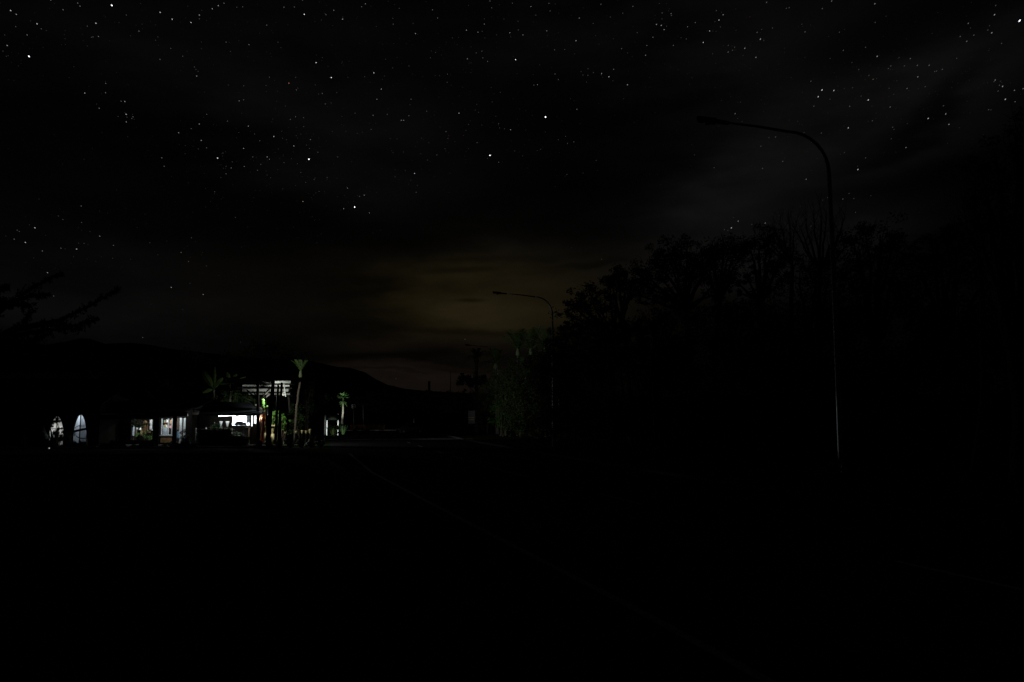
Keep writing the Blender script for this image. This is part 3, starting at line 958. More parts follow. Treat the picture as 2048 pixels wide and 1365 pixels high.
w.beam((xat(373.2, D - 2.6), D - 2.64, zat(832.5, D - 2.6)), (xat(373.2, D - 2.6), D - 2.64, zat(826.5, D - 2.6)), .16)
w.build('bracket', 'white', shop)
for px_ in (312.5, 349.5):
    w = MB()
    x_ = xat(px_, D - 2.4)
    hw_ = .22 if px_ < 320 else .13
    w.box(x_ - hw_, x_ + hw_, D - 2.45, D - 2.35, 0.1, 2.62)
    w.build('verandah_post', 'black', shop)
# white window frame
fr = MB()
yb = D - .03
xl, xr, zs, ztp = o2[0], o2[1], o2[2], o2[4]
for a in (xl, xr - .07):
    fr.box(a, a + .07, yb, yb + .1, zs, ztp)
fr.box(xl + .07, xr - .07, yb, yb + .1, zs, zs + .06)
fr.box(xl - .05, xr + .05, yb - .08, yb - .002, zs - .05, zs + .01)
fr.box(xat(335.5, D), xat(337.3, D), yb, yb + .1, zs + .06, ztp)
wf = fr.build('window', 'white', shop)
w = MB(); w.box(xl, xr, D - .02, D - .003, .25, zs - .06); w.build('dado_panel', 'tan', shop)
dr = MB()
for pa, pb in ((359.7, 364.0), (367.6, 371.5)):
    dr.box(xat(pa, D), xat(pb, D), D - .05, D + .05, .13, zat(836.3, D))
dr.build('door_frame', 'white', shop)
# lamps of the shop: inside ceiling and under the verandah
for px_, dd, pw in ((300, 1.8, 150), (338, 2.0, 120), (366, 1.6, 110)):
    x_ = xat(px_, D)
    tb = MB(); tb.beam((x_ - .5, D + dd, 2.92), (x_ + .5, D + dd, 2.92), .05); tb.build('ceiling_light', 'tube', shop)
    point_lamp('lamp', (x_, D + dd, 2.78), pw, (.93, .98, 1.0), .12, shop)
point_lamp('lamp', (xat(345, D - 1.0), D - 1.1, 2.55), 50, (.85, .97, 1.0), .05, shop)

# goods in the shop
rnd = random.Random(3)
def goods(name, label, cat, pxl, pyt, pxr, pyb, dd, m_, group='goods inside the shop', D=D):
    a, b = P(pxl, pyt, D + dd), P(pxr, pyb, D + dd)
    mb = MB()
    z0 = max(b.z, .12)
    w_ = b.x - a.x
    mb.box(a.x, b.x, D + dd, D + dd + .25, z0, a.z)
    mb.box(a.x + w_ * .12, b.x - w_ * .12, D + dd - .04, D + dd - .002, z0 + (a.z - z0) * .1, z0 + (a.z - z0) * .45)
    mb.box(a.x + w_ * .3, b.x - w_ * .3, D + dd + .02, D + dd + .2, a.z, a.z + .05)
    o = mb.build(name, m_)
    return tag(o, label, cat, group)


goods('hanging_banner', 'pale yellow banner hanging behind the plants of the left shop window', 'banner', 281.5, 853, 285, 871, 2.4, 'cream')
goods('hanging_banner', 'brown cloth hanging in the middle of the left shop window', 'banner', 286.5, 843, 290.5, 868, 2.4, 'brownwood')
goods('hanging_banner', 'tan cloth hanging right of the brown one in the left shop window', 'banner', 293.5, 846, 299, 866, 2.4, 'tan')
goods('hanging_banner', 'pale brown cloth strip at the left of the left shop window', 'banner', 269, 856, 271.5, 869, 2.2, 'oldtimber')
goods('hanging_banner', 'narrow grey strip at the left edge of the left shop window', 'banner', 264.0, 852, 265.4, 872, 1.2, 'sheer')
goods('display_panel', 'bright white panel at the right side of the left shop window', 'panel', 299.8, 840, 303.6, 861, 2.3, 'white')
goods('display_panel', 'narrow white panel beside the black verandah post', 'panel', 304.6, 839.5, 306.6, 860, .5, 'white')
goods('lit_card', 'small white card glowing low in the left shop window', 'card', 271.5, 857, 273.7, 860.5, 1.6, 'white')
goods('lit_card', 'small greenish white card right of the other low card', 'card', 276.2, 856.7, 279.2, 860, 1.6, 'white')
goods('grey_blind', 'grey blind hanging behind the white framed shop window', 'blind', 326.5, 851, 334, 871, 2.2, 'sheer')
goods('wall_poster', 'small white poster upper left inside the white framed window', 'poster', 330.5, 841, 333.5, 845.5, 1.8, 'white')
goods('wall_poster', 'small cream poster in the middle of the white framed window', 'poster', 328, 851, 331.5, 854.5, 1.8, 'cream')
goods('hanging_bag', 'small red bag hanging inside the white framed window', 'bag', 329.0, 844, 330.4, 847, 1.6, 'redcloth')
goods('hanging_bag', 'green bag hanging inside the left half of the white framed window', 'bag', 325.3, 842.0, 327.6, 846, 1.2, 'greencloth')
goods('framed_picture', 'pink framed picture behind the right half of the white framed window', 'picture', 338.5, 852.5, 342.5, 857, 2.5, 'pinkcloth')
goods('framed_picture', 'brown framed picture above the pink one in the white framed window', 'picture', 340.2, 841, 342.6, 849.5, 2.5, 'brownwood')
goods('counter_box', 'small dark box with a white lid on the window sill', 'box', 337.5, 867.5, 342, 869.8, .3, 'glass')
goods('blue_cabinet', 'pale blue cabinet standing low in the shop doorway', 'cabinet', 352.3, 864.5, 357.5, 877, .35, 'bluecloth')
goods('display_panel', 'dark shelf back filling the left of the shop doorway', 'panel', 352, 838, 358.8, 863, 2.8, 'darkwall')
for k_, (a1, b1) in enumerate(((265, 846), (273, 843), (280, 842), (296, 842))):
    pass
# leafy pot plants inside the left window
for px_, py_, rr, lb in ((289, 869, .38, 'leafy pot plant with red flowers inside the left shop window'), (299, 872, .45, 'widest leafy pot plant inside the left shop window'), (305, 868, .3, 'small leafy plant against the black verandah post'), (268, 874, .4, 'dark leafy plant low at the left of the left shop window')):
    c = P(px_, py_, D + .55)
    b = bush('pot_plant', lb, (c.x, c.y, .1), [(c, rr)], .09, 420, 'leaf2', 'pot plant', 'pot plants in the shop window')
c = P(292.5, 872, D + .3)
# overhanging dark foliage over the upper part of the left window
bush('climbing_plant', 'dark climbing plant hanging over the top of the left shop window', (xat(277, D - .4), D - .4, zat(838, D - .4)),
     [(P(266, 843, D - .4), .25), (P(272, 850, D - .4), .3), (P(278, 848, D - .4), .28), (P(283, 851, D - .4), .25), (P(291, 848, D - .4), .16), (P(298, 849.5, D - .4), .16), (P(268, 852, D - .4), .2)], .1, 700, 'leaf', 'climbing plant')

# ---- café
D = 64.0
c0, c1 = xat(398, D), xat(524, D)
cafe = empty('cafe', ((c0 + c1) / 2, D + 4, 0), 'cafe with a dark hipped verandah roof and a dazzling white lit counter', 'cafe')
w = MB()
zb = 2.48
arch_wall(w, c0, c1, 0, zb, D, D + .15, [
    (xat(463.5, D), xat(499.8, D), zat(851.5, D), 0, zat(829.5, D), 'rect'),
    (xat(501.0, D), xat(505.2, D), zat(853, D), 0, zat(830.5, D), 'rect'),
    (xat(506.8, D), xat(514.2, D), zat(848, D), 0, zat(828.5, D), 'rect'),
    (xat(515, D), xat(519.0, D), zat(852, D), 0, zat(828.5, D), 'rect')])
w.box(c0, c0 + .15, D + .15, D + 7, 0, zb)
w.box(c1 - .15, c1, D + .15, D + 7, 0, zb)
w.build('wall', 'black', cafe)
w = MB(); w.box(c0 + .15, c1 - .15, D + 3.2, D + 3.4, 0, 2.75); w.build('back_wall', 'plaster', cafe)
w = MB()
ze = zat(829.3, D - 2)
xm0, xm1 = xat(455, D + 2), xat(500, D + 2)
zr = zat(806, D + 2)
xl_, xr_ = xat(396, D - 2), xat(519, D - 2)
e0 = [(xl_, D - 2, ze + .02), (xr_, D - 2, ze + .02), (xr_, D + 7.5, ze + .02), (xl_, D + 7.5, ze + .02)]
r0_, r1_ = (xm0 - 2.2, D + 2.5, zr + .15), (xm1, D + 2.5, zr)
w.quad(e0[0], e0[1], r1_, r0_); w.quad(e0[2], e0[3], r0_, r1_); w.tri(e0[1], e0[2], r1_); w.tri(e0[3], e0[0], r0_)
w.box(xl_, xr_, D - 2, D - 1.9, ze - .1, ze + .02)
w.build('roof', 'roofdark', cafe)
w = MB(); w.box(xl_ + .05, xr_ - .05, D - 1.88, D + 3.1, ze - .035, ze - .005); w.build('soffit', 'greywall', cafe)
tb = MB()
tb.beam((xat(437, D - 1), D - 1, zat(832.3, D - 1)), (xat(476, D - 1), D - 1, zat(830.7, D - 1)), .07)
tb.build('strip_light', 'tube', cafe)
point_lamp('lamp', (xat(446, D - 1.1), D - 1.1, 2.33), 22, (.92, .98, 1.0), .08, cafe)
tb = MB()
bl1, bl2 = P(474.5, 838.5, D + .9), P(488, 838.0, D + 1.3)
for c, r_ in ((bl1, .26), (bl2, .2)):
    tb2 = MB(); tb2.lathe(c - Vector((0, 0, r_)), [(.02, 0), (r_ * .7, r_ * .3), (r_, r_), (r_ * .7, r_ * 1.7), (.03, r_ * 2)], 14)
    bo = tb2.build('globe_lamp', 'bulb', cafe, True)
MAIN = point_lamp('lamp', (-24.5, 66.9, 2.36), 1500, (.92, .97, 1.0), .06, cafe)
point_lamp('lamp', bl2 + Vector((0.1, -.4, .05)), 60, (.95, .98, 1.0), .06, cafe)
point_lamp('lamp', (xat(509, D), D + 1.6, 2.3), 170, (1.0, .93, .88), .08, cafe)
w = MB(); w.box(xat(486.5, D - .8), xat(498.6, D - .8), D - 1.0, D - .5, zat(857.2, D - .8), zat(855.5, D - .8)); 
w.box(xat(487.5, D - .8), xat(498, D - .8), D - .9, D - .6, zat(852.6, D - .8), zat(851.4, D - .8))
w.box(xat(487.5, D - .8), xat(498, D - .8), D - .9, D - .6, 0.1, zat(857.3, D - .8)); w.build('counter', 'stone', cafe)
# things standing in the bright opening, dark against the glare
for nm, lb, cat, a, b, c_, d_, dd, mm in (
        ('coffee_machine', 'dark machine silhouetted low in the glaring cafe opening', 'machine', 470.5, 843.4, 484, 851.3, .4, 'rubber'),
        ('till', 'small dark till right of the machine in the cafe opening', 'till', 484.3, 846.2, 491, 851.3, .4, 'rubber'),
        ('menu_board', 'small dark board hanging at the top of the cafe opening', 'board', 471, 831.2, 476.5, 833.6, .3, 'rubber'),
        ('grey_panel', 'grey panel added for the fading right end of the cafe opening', 'blind', 493.5, 829.6, 499.7, 846, .35, 'sheer'),  # added panel, its tone stands in for the glare fading to grey
        ('shelf', 'thin grey shelf across the middle of the cafe opening', 'shelf', 477, 836.4, 497, 837.3, 1.9, 'stone')):
    goods(nm, lb, cat, a, b, c_, d_, dd, mm, 'things in the cafe opening', D)
for k_, (pa, hh) in enumerate(((467.5, 3.2), (469.5, 2.6), (490, 3.4), (491.8, 2.8))):
    c = P(pa, 851.2, D + .45)
    mb = MB(); mb.lathe(c, [(.05, 0), (.055, .04 * hh), (.025, .06 * hh), (.02, .075 * hh)], 8)
    tag(mb.build('bottle', 'glass', None, True), ['leftmost bottle on the cafe counter against the glare', 'second bottle from the left on the cafe counter', 'taller bottle beside the grey panel in the cafe opening', 'last bottle on the right of the cafe opening'][k_], 'bottle', 'bottles on the cafe counter')
w = MB()
for px_ in (500.4, 506.0):
    w.box(xat(px_ - .6, D - .2), xat(px_ + .6, D - .2), D - .25, D - .1, 0.1, zb)
w.build('door_jamb', 'black', cafe)
# unlit pendant shades catching light under the verandah
for k_, (px_, lb) in enumerate(((442, 'dimmer left one of two tapered shades under the cafe verandah'), (455, 'brighter right one of two tapered shades under the cafe verandah'))):
    c = P(px_, 846, D - .3)
    t = empty('pendant_shade', c, lb, 'pendant shade', 'tapered shades under the cafe verandah')
    mb = MB()
    mb.lathe(c - Vector((0, 0, .22)), [(.03, -.12), (.05, -.1), (.075, 0), (.11, .18), (.15, .32), (.14, .34), (.01, .35)], 12)
    mb.build('shade', 'white', t, True)
    mb = MB(); mb.tube([c + Vector((0, 0, .1)), (c.x, c.y, ze - .03)], .008, 5); mb.build('cord', 'black', t)

# ---- pergola beside the cafe
D = 64.5
pg = empty('pergola', (xat(540, D), D, 0), 'tall timber pergola with four rows of pale slats over forked posts', 'pergola')
for row, (py_, dd, xl_, xr_, th) in enumerate(((764.5, 0.0, 478, 582, .20), (772.3, 1.5, 484, 579, .20), (780.5, 3.0, 484, 577, .24), (788.2, 4.5, 497, 580, .15))):
    a, b = P(xl_, py_, D + dd), P(xr_, py_ + (.5 if row else 0), D + dd)
    for seg in range(3):
        p, q = a.lerp(b, seg / 3 + .004), a.lerp(b, (seg + 1) / 3 - .004)
        mb = MB()
        k_ = 26
        for j in range(k_):
            u, v_ = p.lerp(q, j / k_), p.lerp(q, (j + .62) / k_)
            mb.hexa([(u.x, u.y - .02, u.z - th / 2), (v_.x, u.y - .02, u.z - th / 2), (v_.x, u.y + .02, u.z - th / 2), (u.x, u.y + .02, u.z - th / 2),
                     (u.x, u.y + .03, u.z + th / 2), (v_.x, u.y + .03, u.z + th / 2), (v_.x, u.y + .07, u.z + th / 2), (u.x, u.y + .07, u.z + th / 2)])
            mb.hexa([(v_.x, u.y, u.z - th * .42), (p.lerp(q, (j + 1) / k_).x, u.y, u.z - th * .42), (p.lerp(q, (j + 1) / k_).x, u.y + .02, u.z - th * .42), (v_.x, u.y + .02, u.z - th * .42),
                     (v_.x, u.y + .04, u.z + th * .42), (p.lerp(q, (j + 1) / k_).x, u.y + .04, u.z + th * .42), (p.lerp(q, (j + 1) / k_).x, u.y + .06, u.z + th * .42), (v_.x, u.y + .06, u.z + th * .42)])
        mb.build('slat', 'polycarb', pg)
    mb = MB()
    mb.beam(a + Vector((-.3, -.25, -th / 2 - .09)), b + Vector((.3, -.25, -th / 2 - .09)), .06, .1)
    mb.build('rafter', 'black', pg)


def post(pts, rad, m_='black', name='post'):
    mb = MB()
    mb.tube([P(px_, py_, D + dd) if py_ < 875 else Vector((P(px_, 870, D + dd).x, D + dd, -.1)) for px_, py_, dd in pts], rad, 10)
    return mb.build(name, m_, pg, True)


post([(515.5, 757, -1.4), (515.5, 800, -1.4), (516, 840, -1.4), (517, 880, -1.4)], [.11, .12, .13, .15])
post([(547, 762, -1.2), (543, 800, -1.2), (539, 840, -1.2), (536.5, 885, -1.2)], [.13, .16, .18, .21])
post([(556.5, 770, -1.0), (554.8, 800, -1.0), (553, 840, -1.0), (550.8, 885, -1.0)], [.08, .09, .10, .12])
post([(563.5, 766, -1.2), (561.5, 800, -1.2), (560, 840, -1.2), (558.5, 885, -1.2)], [.09, .10, .12, .14])
post([(521.5, 815, 0.6), (520.6, 840, .6), (520.2, 870, .6), (520, 885, .6)], [.07, .07, .08, .09], 'oldtimber')
post([(530.5, 790, -1.3), (532.5, 830, -1.3), (534.5, 860, -1.3), (535, 885, -1.3)], [.06, .07, .09, .1])
for a, b, wd in (((517, 800), (493, 780), .10), ((517, 797), (506, 783), .09), ((518, 800), (540, 776), .10), ((518, 803), (543, 786), .09), ((523, 795), (546, 772), .08), ((512, 812), (492, 796), .12)):
    mb = MB()
    mb.tube([P(a[0], a[1], D - .9), P((a[0] + b[0]) / 2, (a[1] + b[1]) / 2 + 1, D - .6), P(b[0], b[1], D - .2)], [wd, wd * .8, wd * .5], 7)
    mb.build('brace', 'black' if wd < .12 else 'oldtimber', pg, True)
mb = MB()
mb.beam(P(568, 768, D - .5), P(571.5, 794, D - .5), .06)
mb.beam(P(562, 787, D - .5), P(570, 786, D - .5), .045)
mb.beam(P(562, 791, D - .5), P(571, 790, D - .5), .045)
mb.build('trellis_bracket', 'polycarb', pg)
mb = MB(); mb.beam(P(523.5, 852.3, D + .5), P(552, 851.3, D + .5), .11); mb.build('rail', 'cream', pg)

# glazed columns and pots
def lathe_thing(name, label, cat, px_, py0, py1, DD, prof, m_, group=None):
    a, b = P(px_, py0, DD), P(px_, py1, DD)
    h = a.z - b.z
    mb = MB(); mb.lathe((a.x, DD, b.z), [(r_, z_ * h) for r_, z_ in prof], 16)
    return mb, (a.x, DD, b.z), h


CD = 63.4
t = empty('glazed_column', (xat(526.5, CD), CD, .1), 'orange and red glazed tile column glowing between the pergola posts', 'column')
x_ = xat(526.5, CD)
zc = zat(843.8, CD)
mb = MB(); mb.lathe((x_, CD, zc), [(.12, 0), (.16, .05), (.17, .3), (.12, .75), (.16, .8)], 14); mb.build('upper_shaft', 'orange', t, True)
mb = MB(); mb.lathe((x_, CD, .1), [(.2, 0), (.17, .25), (.12, .5), (.11, zc - .17), (.16, zc - .12), (.12, zc - .1)], 14); mb.build('lower_shaft', 'red', t, True)
for px_, y0, y1, lb, mm, k_ in ((530.5, 853.5, 866.5, 'tall cream glazed vase between the two left pergola posts', 'cream', .17), (545, 857.5, 868, 'short cream glazed pot under the pergola', 'cream', .12)):
    mb, b, h = lathe_thing('glazed_pot', lb, 'pot', px_, y0, y1, CD + .2 if px_ < 540 else D + .6, [(k_ * .5, 0), (k_ * .6, .05), (k_ * .45, .12), (k_ * .9, .45), (k_ * 1.1, .7), (k_ * .9, .92), (k_ * 1.1, 1.0), (k_ * .8, 1.0), (k_ * .7, .8)], mm)
    # plinth down to the ground
    mb.box(b[0] - .2, b[0] + .2, b[1] - .2, b[1] + .2, 0, b[2])
    tag(mb.build('glazed_pot', mm, None, True), lb, 'pot', 'glazed pots under the pergola')
# lamps under the pergola
t = empty('pergola_light', P(548, 797, D + .8), 'small lantern hung high between the pergola posts', 'lantern')
c = P(543.4, 795, 63.62)
mb = MB(); mb.lathe(c, [(.01, 0), (.07, .03), (.07, .2), (.01, .26)], 10); mb.build('lantern_glass', 'lens', t)
mb = MB(); mb.tube([c + Vector((0, 0, .26)), c + Vector((0, 0, 1.0))], .012, 5); mb.build('cord', 'black', t)
point_lamp('lamp', c + Vector((.0, .12, .12)), 300, (.95, 1.0, .93), .06, t)
t = empty('wall_light', P(517, 836, 63.45), 'small warm light behind the straight pergola post', 'lamp')
c = P(516.6, 838, 63.4)
mb = MB(); mb.lathe(c, [(.01, 0), (.05, .02), (.05, .14), (.01, .17)], 10); mb.build('lamp_glass', 'lens', t)
mb = MB(); mb.tube([c + Vector((0, 0, .17)), Vector((c.x, c.y, 4.3))], .012, 5); mb.build('cord', 'black', t)
point_lamp('lamp', c + Vector((.04, .09, .05)), 45, (1.0, .86, .62), .05, t)

# climbing greenery lit between the posts
for lb, cl, nn in (('bright green creeper hanging left of the leaning pergola trunk', [(526, 802, .25), (527.5, 808, .24), (528.5, 814, .22), (529.3, 820, .16), (530.5, 824, .1)], 900),
                   ('bright green creeper between the two thick pergola trunks', [(547, 824, .22), (546, 831, .26), (545.5, 838, .27), (546, 844, .26), (544, 850, .2)], 900),
                   ('thin green creeper on the slender middle trunk', [(556, 824, .1), (556, 831, .12), (555.5, 838, .12), (554.6, 845, .12), (553.5, 850, .1)], 1300),
                   ('broad dimmer green creeper right of the pergola trunks', [(565, 830, .3), (566, 840, .35), (567, 848, .35), (571, 836, .35), (574, 846, .4), (570, 856, .3)], 500)):
    bush('creeper', lb, (P(cl[0][0], 850, D + .8).x, D + (-.6 if cl[0][0] < 535 else .8), 0), [(P(a, b, D + (-.6 if cl[0][0] < 535 else .8)), r_) for a, b, r_ in cl], .085, nn, 'leaf2', 'creeper', 'green creepers on the pergola', .6)

# dark flax bushes in front of everything
spec = [(520, 58.9, 1.15), (540, 58.6, 1.2), (560, 59.2, 1.25), (582, 59.2, 1.3), (604, 59.5, 1.25), (624, 59.8, 1.2), (642, 60.5, 1.0)]
pos = ['leftmost dark flax bush, in front of the cafe corner', 'dark flax bush before the leaning pergola trunk', 'dark flax bush before the slender pergola trunks', 'dark flax bush just right of the pergola trunks', 'dark flax bush below the tall nikau trunk', 'dark flax bush right of the tall nikau trunk', 'rightmost smaller flax bush beside the road']
for (px_, dd, h_), lb in zip(spec, pos):
    flax('flax_bush', lb, (xat(px_, dd), dd, 0), h_, 44, .75, .07, 'flax bushes along the kerb')
# pale pots catching the light behind the flax
for i, (px_, py_, h_) in enumerate(((592, 865, .22), (604, 864.5, .3), (612.5, 865, .28), (620, 863.5, .42), (571, 866.5, .2))):
    DD = 66.5
    c = P(px_, py_, DD)
    mb = MB(); mb.lathe((c.x, c.y, c.z - h_ / 2), [(.05, 0), (.08, h_ * .3), (.1, h_ * .8), (.12, h_), (.08, h_ * .97)], 10)
    pm = MB(); pm.box(c.x - .07, c.x + .07, c.y - .07, c.y + .07, 0, c.z - h_ / 2 - .002)
    po = mb.build('garden_pot', 'cream', None, True); pm.build('plinth', 'black', po)
    tag(po, ['second from left of the pale garden pots showing through the flax', 'middle pale garden pot, right of the nikau foot', 'pale garden pot left of the tallest one behind the flax', 'tallest pale garden pot behind the flax near the road', 'leftmost small pale garden pot beside the creeper'][i], 'pot', 'pale pots behind the flax')
point_lamp('hidden_lamp_light', (xat(600, 63.5), 63.4, .75), 1.2, (1, .95, .85), .04, None)  # unseen lamp hidden in the flax
gl = bpy.data.objects['hidden_lamp_light']
t = empty('hidden_light', (xat(600, 63.5), 63.5, 0), 'unseen low light hidden in the flax by the nikau trunk', 'added light')
mb = MB(); mb.tube([(xat(600, 63.5), 63.5, 0), (xat(600, 63.5), 63.5, .7)], .03, 8); mb.build('stake', 'black', t)
gl.name = 'lamp'; gl.parent = t; gl.matrix_parent_inverse = t.matrix_basis.inverted()

# leafy plants in front of the cafe
bd = MB()
def broadleaf(label, base, cl, size, m_='leaf2', n=70):
    o = empty('broadleaf_plant', base, label, 'garden plant', 'leafy plants in front of the cafe')
    mb = MB()
    for c, r_ in cl:
        for _ in range(n):
            p = Vector(c) + rv().normalized() * r_ * random.random() ** .4
            d = (p - Vector(c)).normalized() + Vector((0, 0, .5))
            sword(mb, p, d, size * random.uniform(.6, 1.2), size * .35, .5, 3)
    mb.build('leaves', m_, o)
    st = MB()
    for c, r_ in cl:
        st.tube(limb_pts(base, c, .08, 3), [.03, .025, .02, .012], 5)
    st.build('stems', 'bark', o)
DD = 61.5
broadleaf('bright green broadleaf plant below the cafe strip light', (xat(430, DD), DD, 0), [(P(425, 858, DD), .25), (P(432, 854, DD), .25), (P(438, 857, DD), .22)], .32)
broadleaf('small dim green plant in front of the cafe counter', (xat(447, DD), DD, 0), [(P(447, 861, DD), .2), (P(460, 862, DD), .2)], .26, n=40)
broadleaf('low plant with reddish leaves near the cafe kerb', (xat(427, 60), 60, 0), [(P(421, 880, 60), .25), (P(430, 882, 60), .3)], .2, 'flower', 40)
broadleaf('low dark green plant beside the reddish one', (xat(438, 60), 60, 0), [(P(437, 876, 60), .25), (P(442, 884, 60), .2)], .2, 'leaf2', 40)
broadleaf('dim leafy plant at the left end of the cafe hedge', (xat(405, 61.4), 61.4, 0), [(P(405, 866, 61.4), .25), (P(412, 870, 61.4), .25)], .24, 'leaf2', 45)
broadleaf('dim leafy plant at the right end of the cafe hedge', (xat(470, 61.4), 61.4, 0), [(P(466, 866, 61.4), .22), (P(474, 870, 61.4), .22), (P(480, 872, 61.4), .2)], .22, 'leaf2', 45)
broadleaf('low leafy plant right in front of the cafe hedge', (xat(450, 59.9), 59.9, 0), [(P(446, 878, 59.9), .2), (P(455, 882, 59.9), .22)], .2, 'leaf2', 45)
bush('low_shrub', 'low dark shrub right of the cafe counter with a dim round crown', (xat(489, 60), 60, 0), [(P(489, 882, 60), .35), (P(482, 886, 60), .3)], .1, 500, 'leaf')
bush('low_shrub', 'low shrub in front of the shop doorway', (xat(345, 60.2), 60.2, 0), [(P(340, 892, 60.2), .35), (P(350, 889, 60.2), .4), (P(330, 893, 60.2), .3)], .1, 500, 'leaf')
bush('low_shrub', 'dark shrub right of the shop doorway', (xat(368, 60.4), 60.4, 0), [(P(368, 872, 60.4), .45), (P(375, 876, 60.4), .5), (P(363, 880, 60.4), .4)], .1, 500, 'leaf')
# dark hedge added before the cafe to keep its light off the ground
HX0, HX1, HXM = xat(396, 60.6), xat(499, 60.6), xat(461, 60.6)
t = empty('hedge', ((HX0 + HX1) / 2, 60.6, 0), 'long dark hedge added in front of the cafe to block its light', 'hedge')
mb = MB(); mb.box(HX0 + .1, HXM, 60.4, 60.85, 0.0, 1.22); mb.box(HXM, HX1 - .1, 60.4, 60.85, 0.0, .66); mb.build('branches', 'black', t)  # solid core inside the leaves, shaped to stop the cafe light
mb = MB()
for _ in range(5200):
    hx = random.uniform(HX0, HX1)
    hz_ = 1.0 if hx < HXM else .57
    leaf_quad(mb, Vector((hx, random.choice([random.uniform(60.25, 60.45), random.uniform(60.3, 60.95)]), hz_ * (random.uniform(.02, 1.34) if random.random() < .6 else random.uniform(1.15, 1.36)))), .13, .6)
mb.build('foliage', 'leaf', t)
# plinth, bench and planters between shop and cafe
def slat_bench(label, px0, px1, py_, DD):
    x0, x1 = xat(px0, DD), xat(px1, DD)
    zt = zat(py_, DD)
    t = empty('bench', ((x0 + x1) / 2, DD, 0), label, 'bench')
    mb = MB()
    for k in range(3):
        mb.box(x0, x1, DD + k * .14, DD + k * .14 + .1, zt - .04, zt)
    mb.build('seat', 'oldtimber', t)
    mb = MB()
    for k in range(2):
        mb.box(x0, x1, DD + .46, DD + .49, zt + .16 + k * .16, zt + .28 + k * .16)
    mb.build('backrest', 'oldtimber', t)
    for xx in (x0 + .05, x1 - .12):
        mb = MB(); mb.box(xx, xx + .07, DD, DD + .45, 0, zt - .04); mb.box(xx, xx + .07, DD + .5, DD + .55, 0, zt + .45); mb.build('leg', 'black', t)
slat_bench('pale timber bench between the shop and the cafe', 393.5, 403.5, 869.3, 62.0)
for px_, py_, h_, w_, mm, lb in ((412, 863, .6, .14, 'white', 'pale upright post right of the bench'), (392.5, 862, .45, .08, 'white', 'thin pale post at the left end of the bench'), (375.5, 879, .42, .13, 'stone', 'small grey stone figure beside the shop doorway')):
    c = P(px_, py_, 62.3 if px_ > 380 else 60.0)
    mb = MB()
    if mm == 'stone':
        mb.lathe((c.x, c.y, c.z - h_ / 2), [(.13, 0), (.15, .1), (.1, .25), (.13, .35), (.06, .42), (.085, .5), (.03, .58)], 10)
        mb.box(c.x - .2, c.x + .2, c.y - .2, c.y + .2, 0, c.z - h_ / 2)
        tag(mb.build('garden_statue', 'kerb', None, True), lb, 'statue')
    else:
        mb.lathe((c.x, c.y, 0), [(w_ / 2, 0), (w_ / 2, c.z + h_ / 2 - .05), (w_ * .3, c.z + h_ / 2)], 10)
        tag(mb.build('bollard', mm, None, True), lb, 'bollard')

# dark plants in front of the arched windows
flax('flax_bush', 'tall dark flax in front of the left arched window', (xat(110, 57.8), 57.8, 0), 2.1, 60, .55, .1)
bush('low_shrub', 'dark shrub standing before the left arched window', (xat(118, 58), 58, 0), [(P(112, 838, 58), .22), (P(107, 845, 58), .25), (P(118, 846, 58), .2), (P(100, 850, 58), .22), (P(117, 857, 58), .3), (P(108, 868, 58), .35), (P(122, 873, 58), .5), (P(98, 885, 58), .5), (P(112, 884, 58), .5)], .14, 420, 'leaf')
bush('low_shrub', 'dark shrub between the two arched windows', (xat(140, 58), 58, 0), [(P(138, 866, 58), .3), (P(136, 880, 58), .45), (P(144, 893, 58), .3), (P(165, 899, 58), .4), (P(152, 902, 58), .3)], .12, 400, 'leaf')
# curved dark branch across the right arched window
b_ = empty('bare_sapling', (xat(176, 58.5), 58.5, 0), 'thin curved bare sapling in front of the right arched window', 'sapling')
mb = MB()
mb.tube([(xat(176, 58.5), 58.5, 0), P(173, 876, 58.5), P(168, 878, 58.5), P(160, 877, 58.5), P(154, 874, 58.5), P(152, 871, 58.5)], [.05, .045, .04, .035, .03, .015], 6)
mb.build('trunk', 'bark', b_, True)
# small path light and odds and ends on the far left
t = empty('path_light', (xat(101, 55), 55, 0), 'tiny lit path light on the ground far left', 'path light')
mb = MB(); mb.tube([(xat(101, 55), 55, 0), (xat(101, 55), 55, max(.05, zat(907, 55)) + .05)], .03, 8); mb.build('stake', 'black', t)
c = Vector((xat(101, 55), 55, max(.05, zat(907, 55)) + .09)); mb = MB(); mb.lathe(c - Vector((0, 0, .04)), [(.02, 0), (.05, .02), (.05, .06), (.01, .08)], 8); mb.build('lamp_glass', 'spill', t)
t = MB(); c = P(42, 875, 57); t.hexa([(c.x - .25, 57, 0), (c.x + .2, 57, 0), (c.x + .2, 57.4, 0), (c.x - .25, 57.4, 0), (c.x - .2, 57, c.z + .1), (c.x + .25, 57, c.z + .15), (c.x + .2, 57.3, c.z + .15), (c.x - .2, 57.3, c.z + .1)])
tag(t.build('stone_block', 'stone'), 'dim pale boulder at the far left below the hall', 'rock')

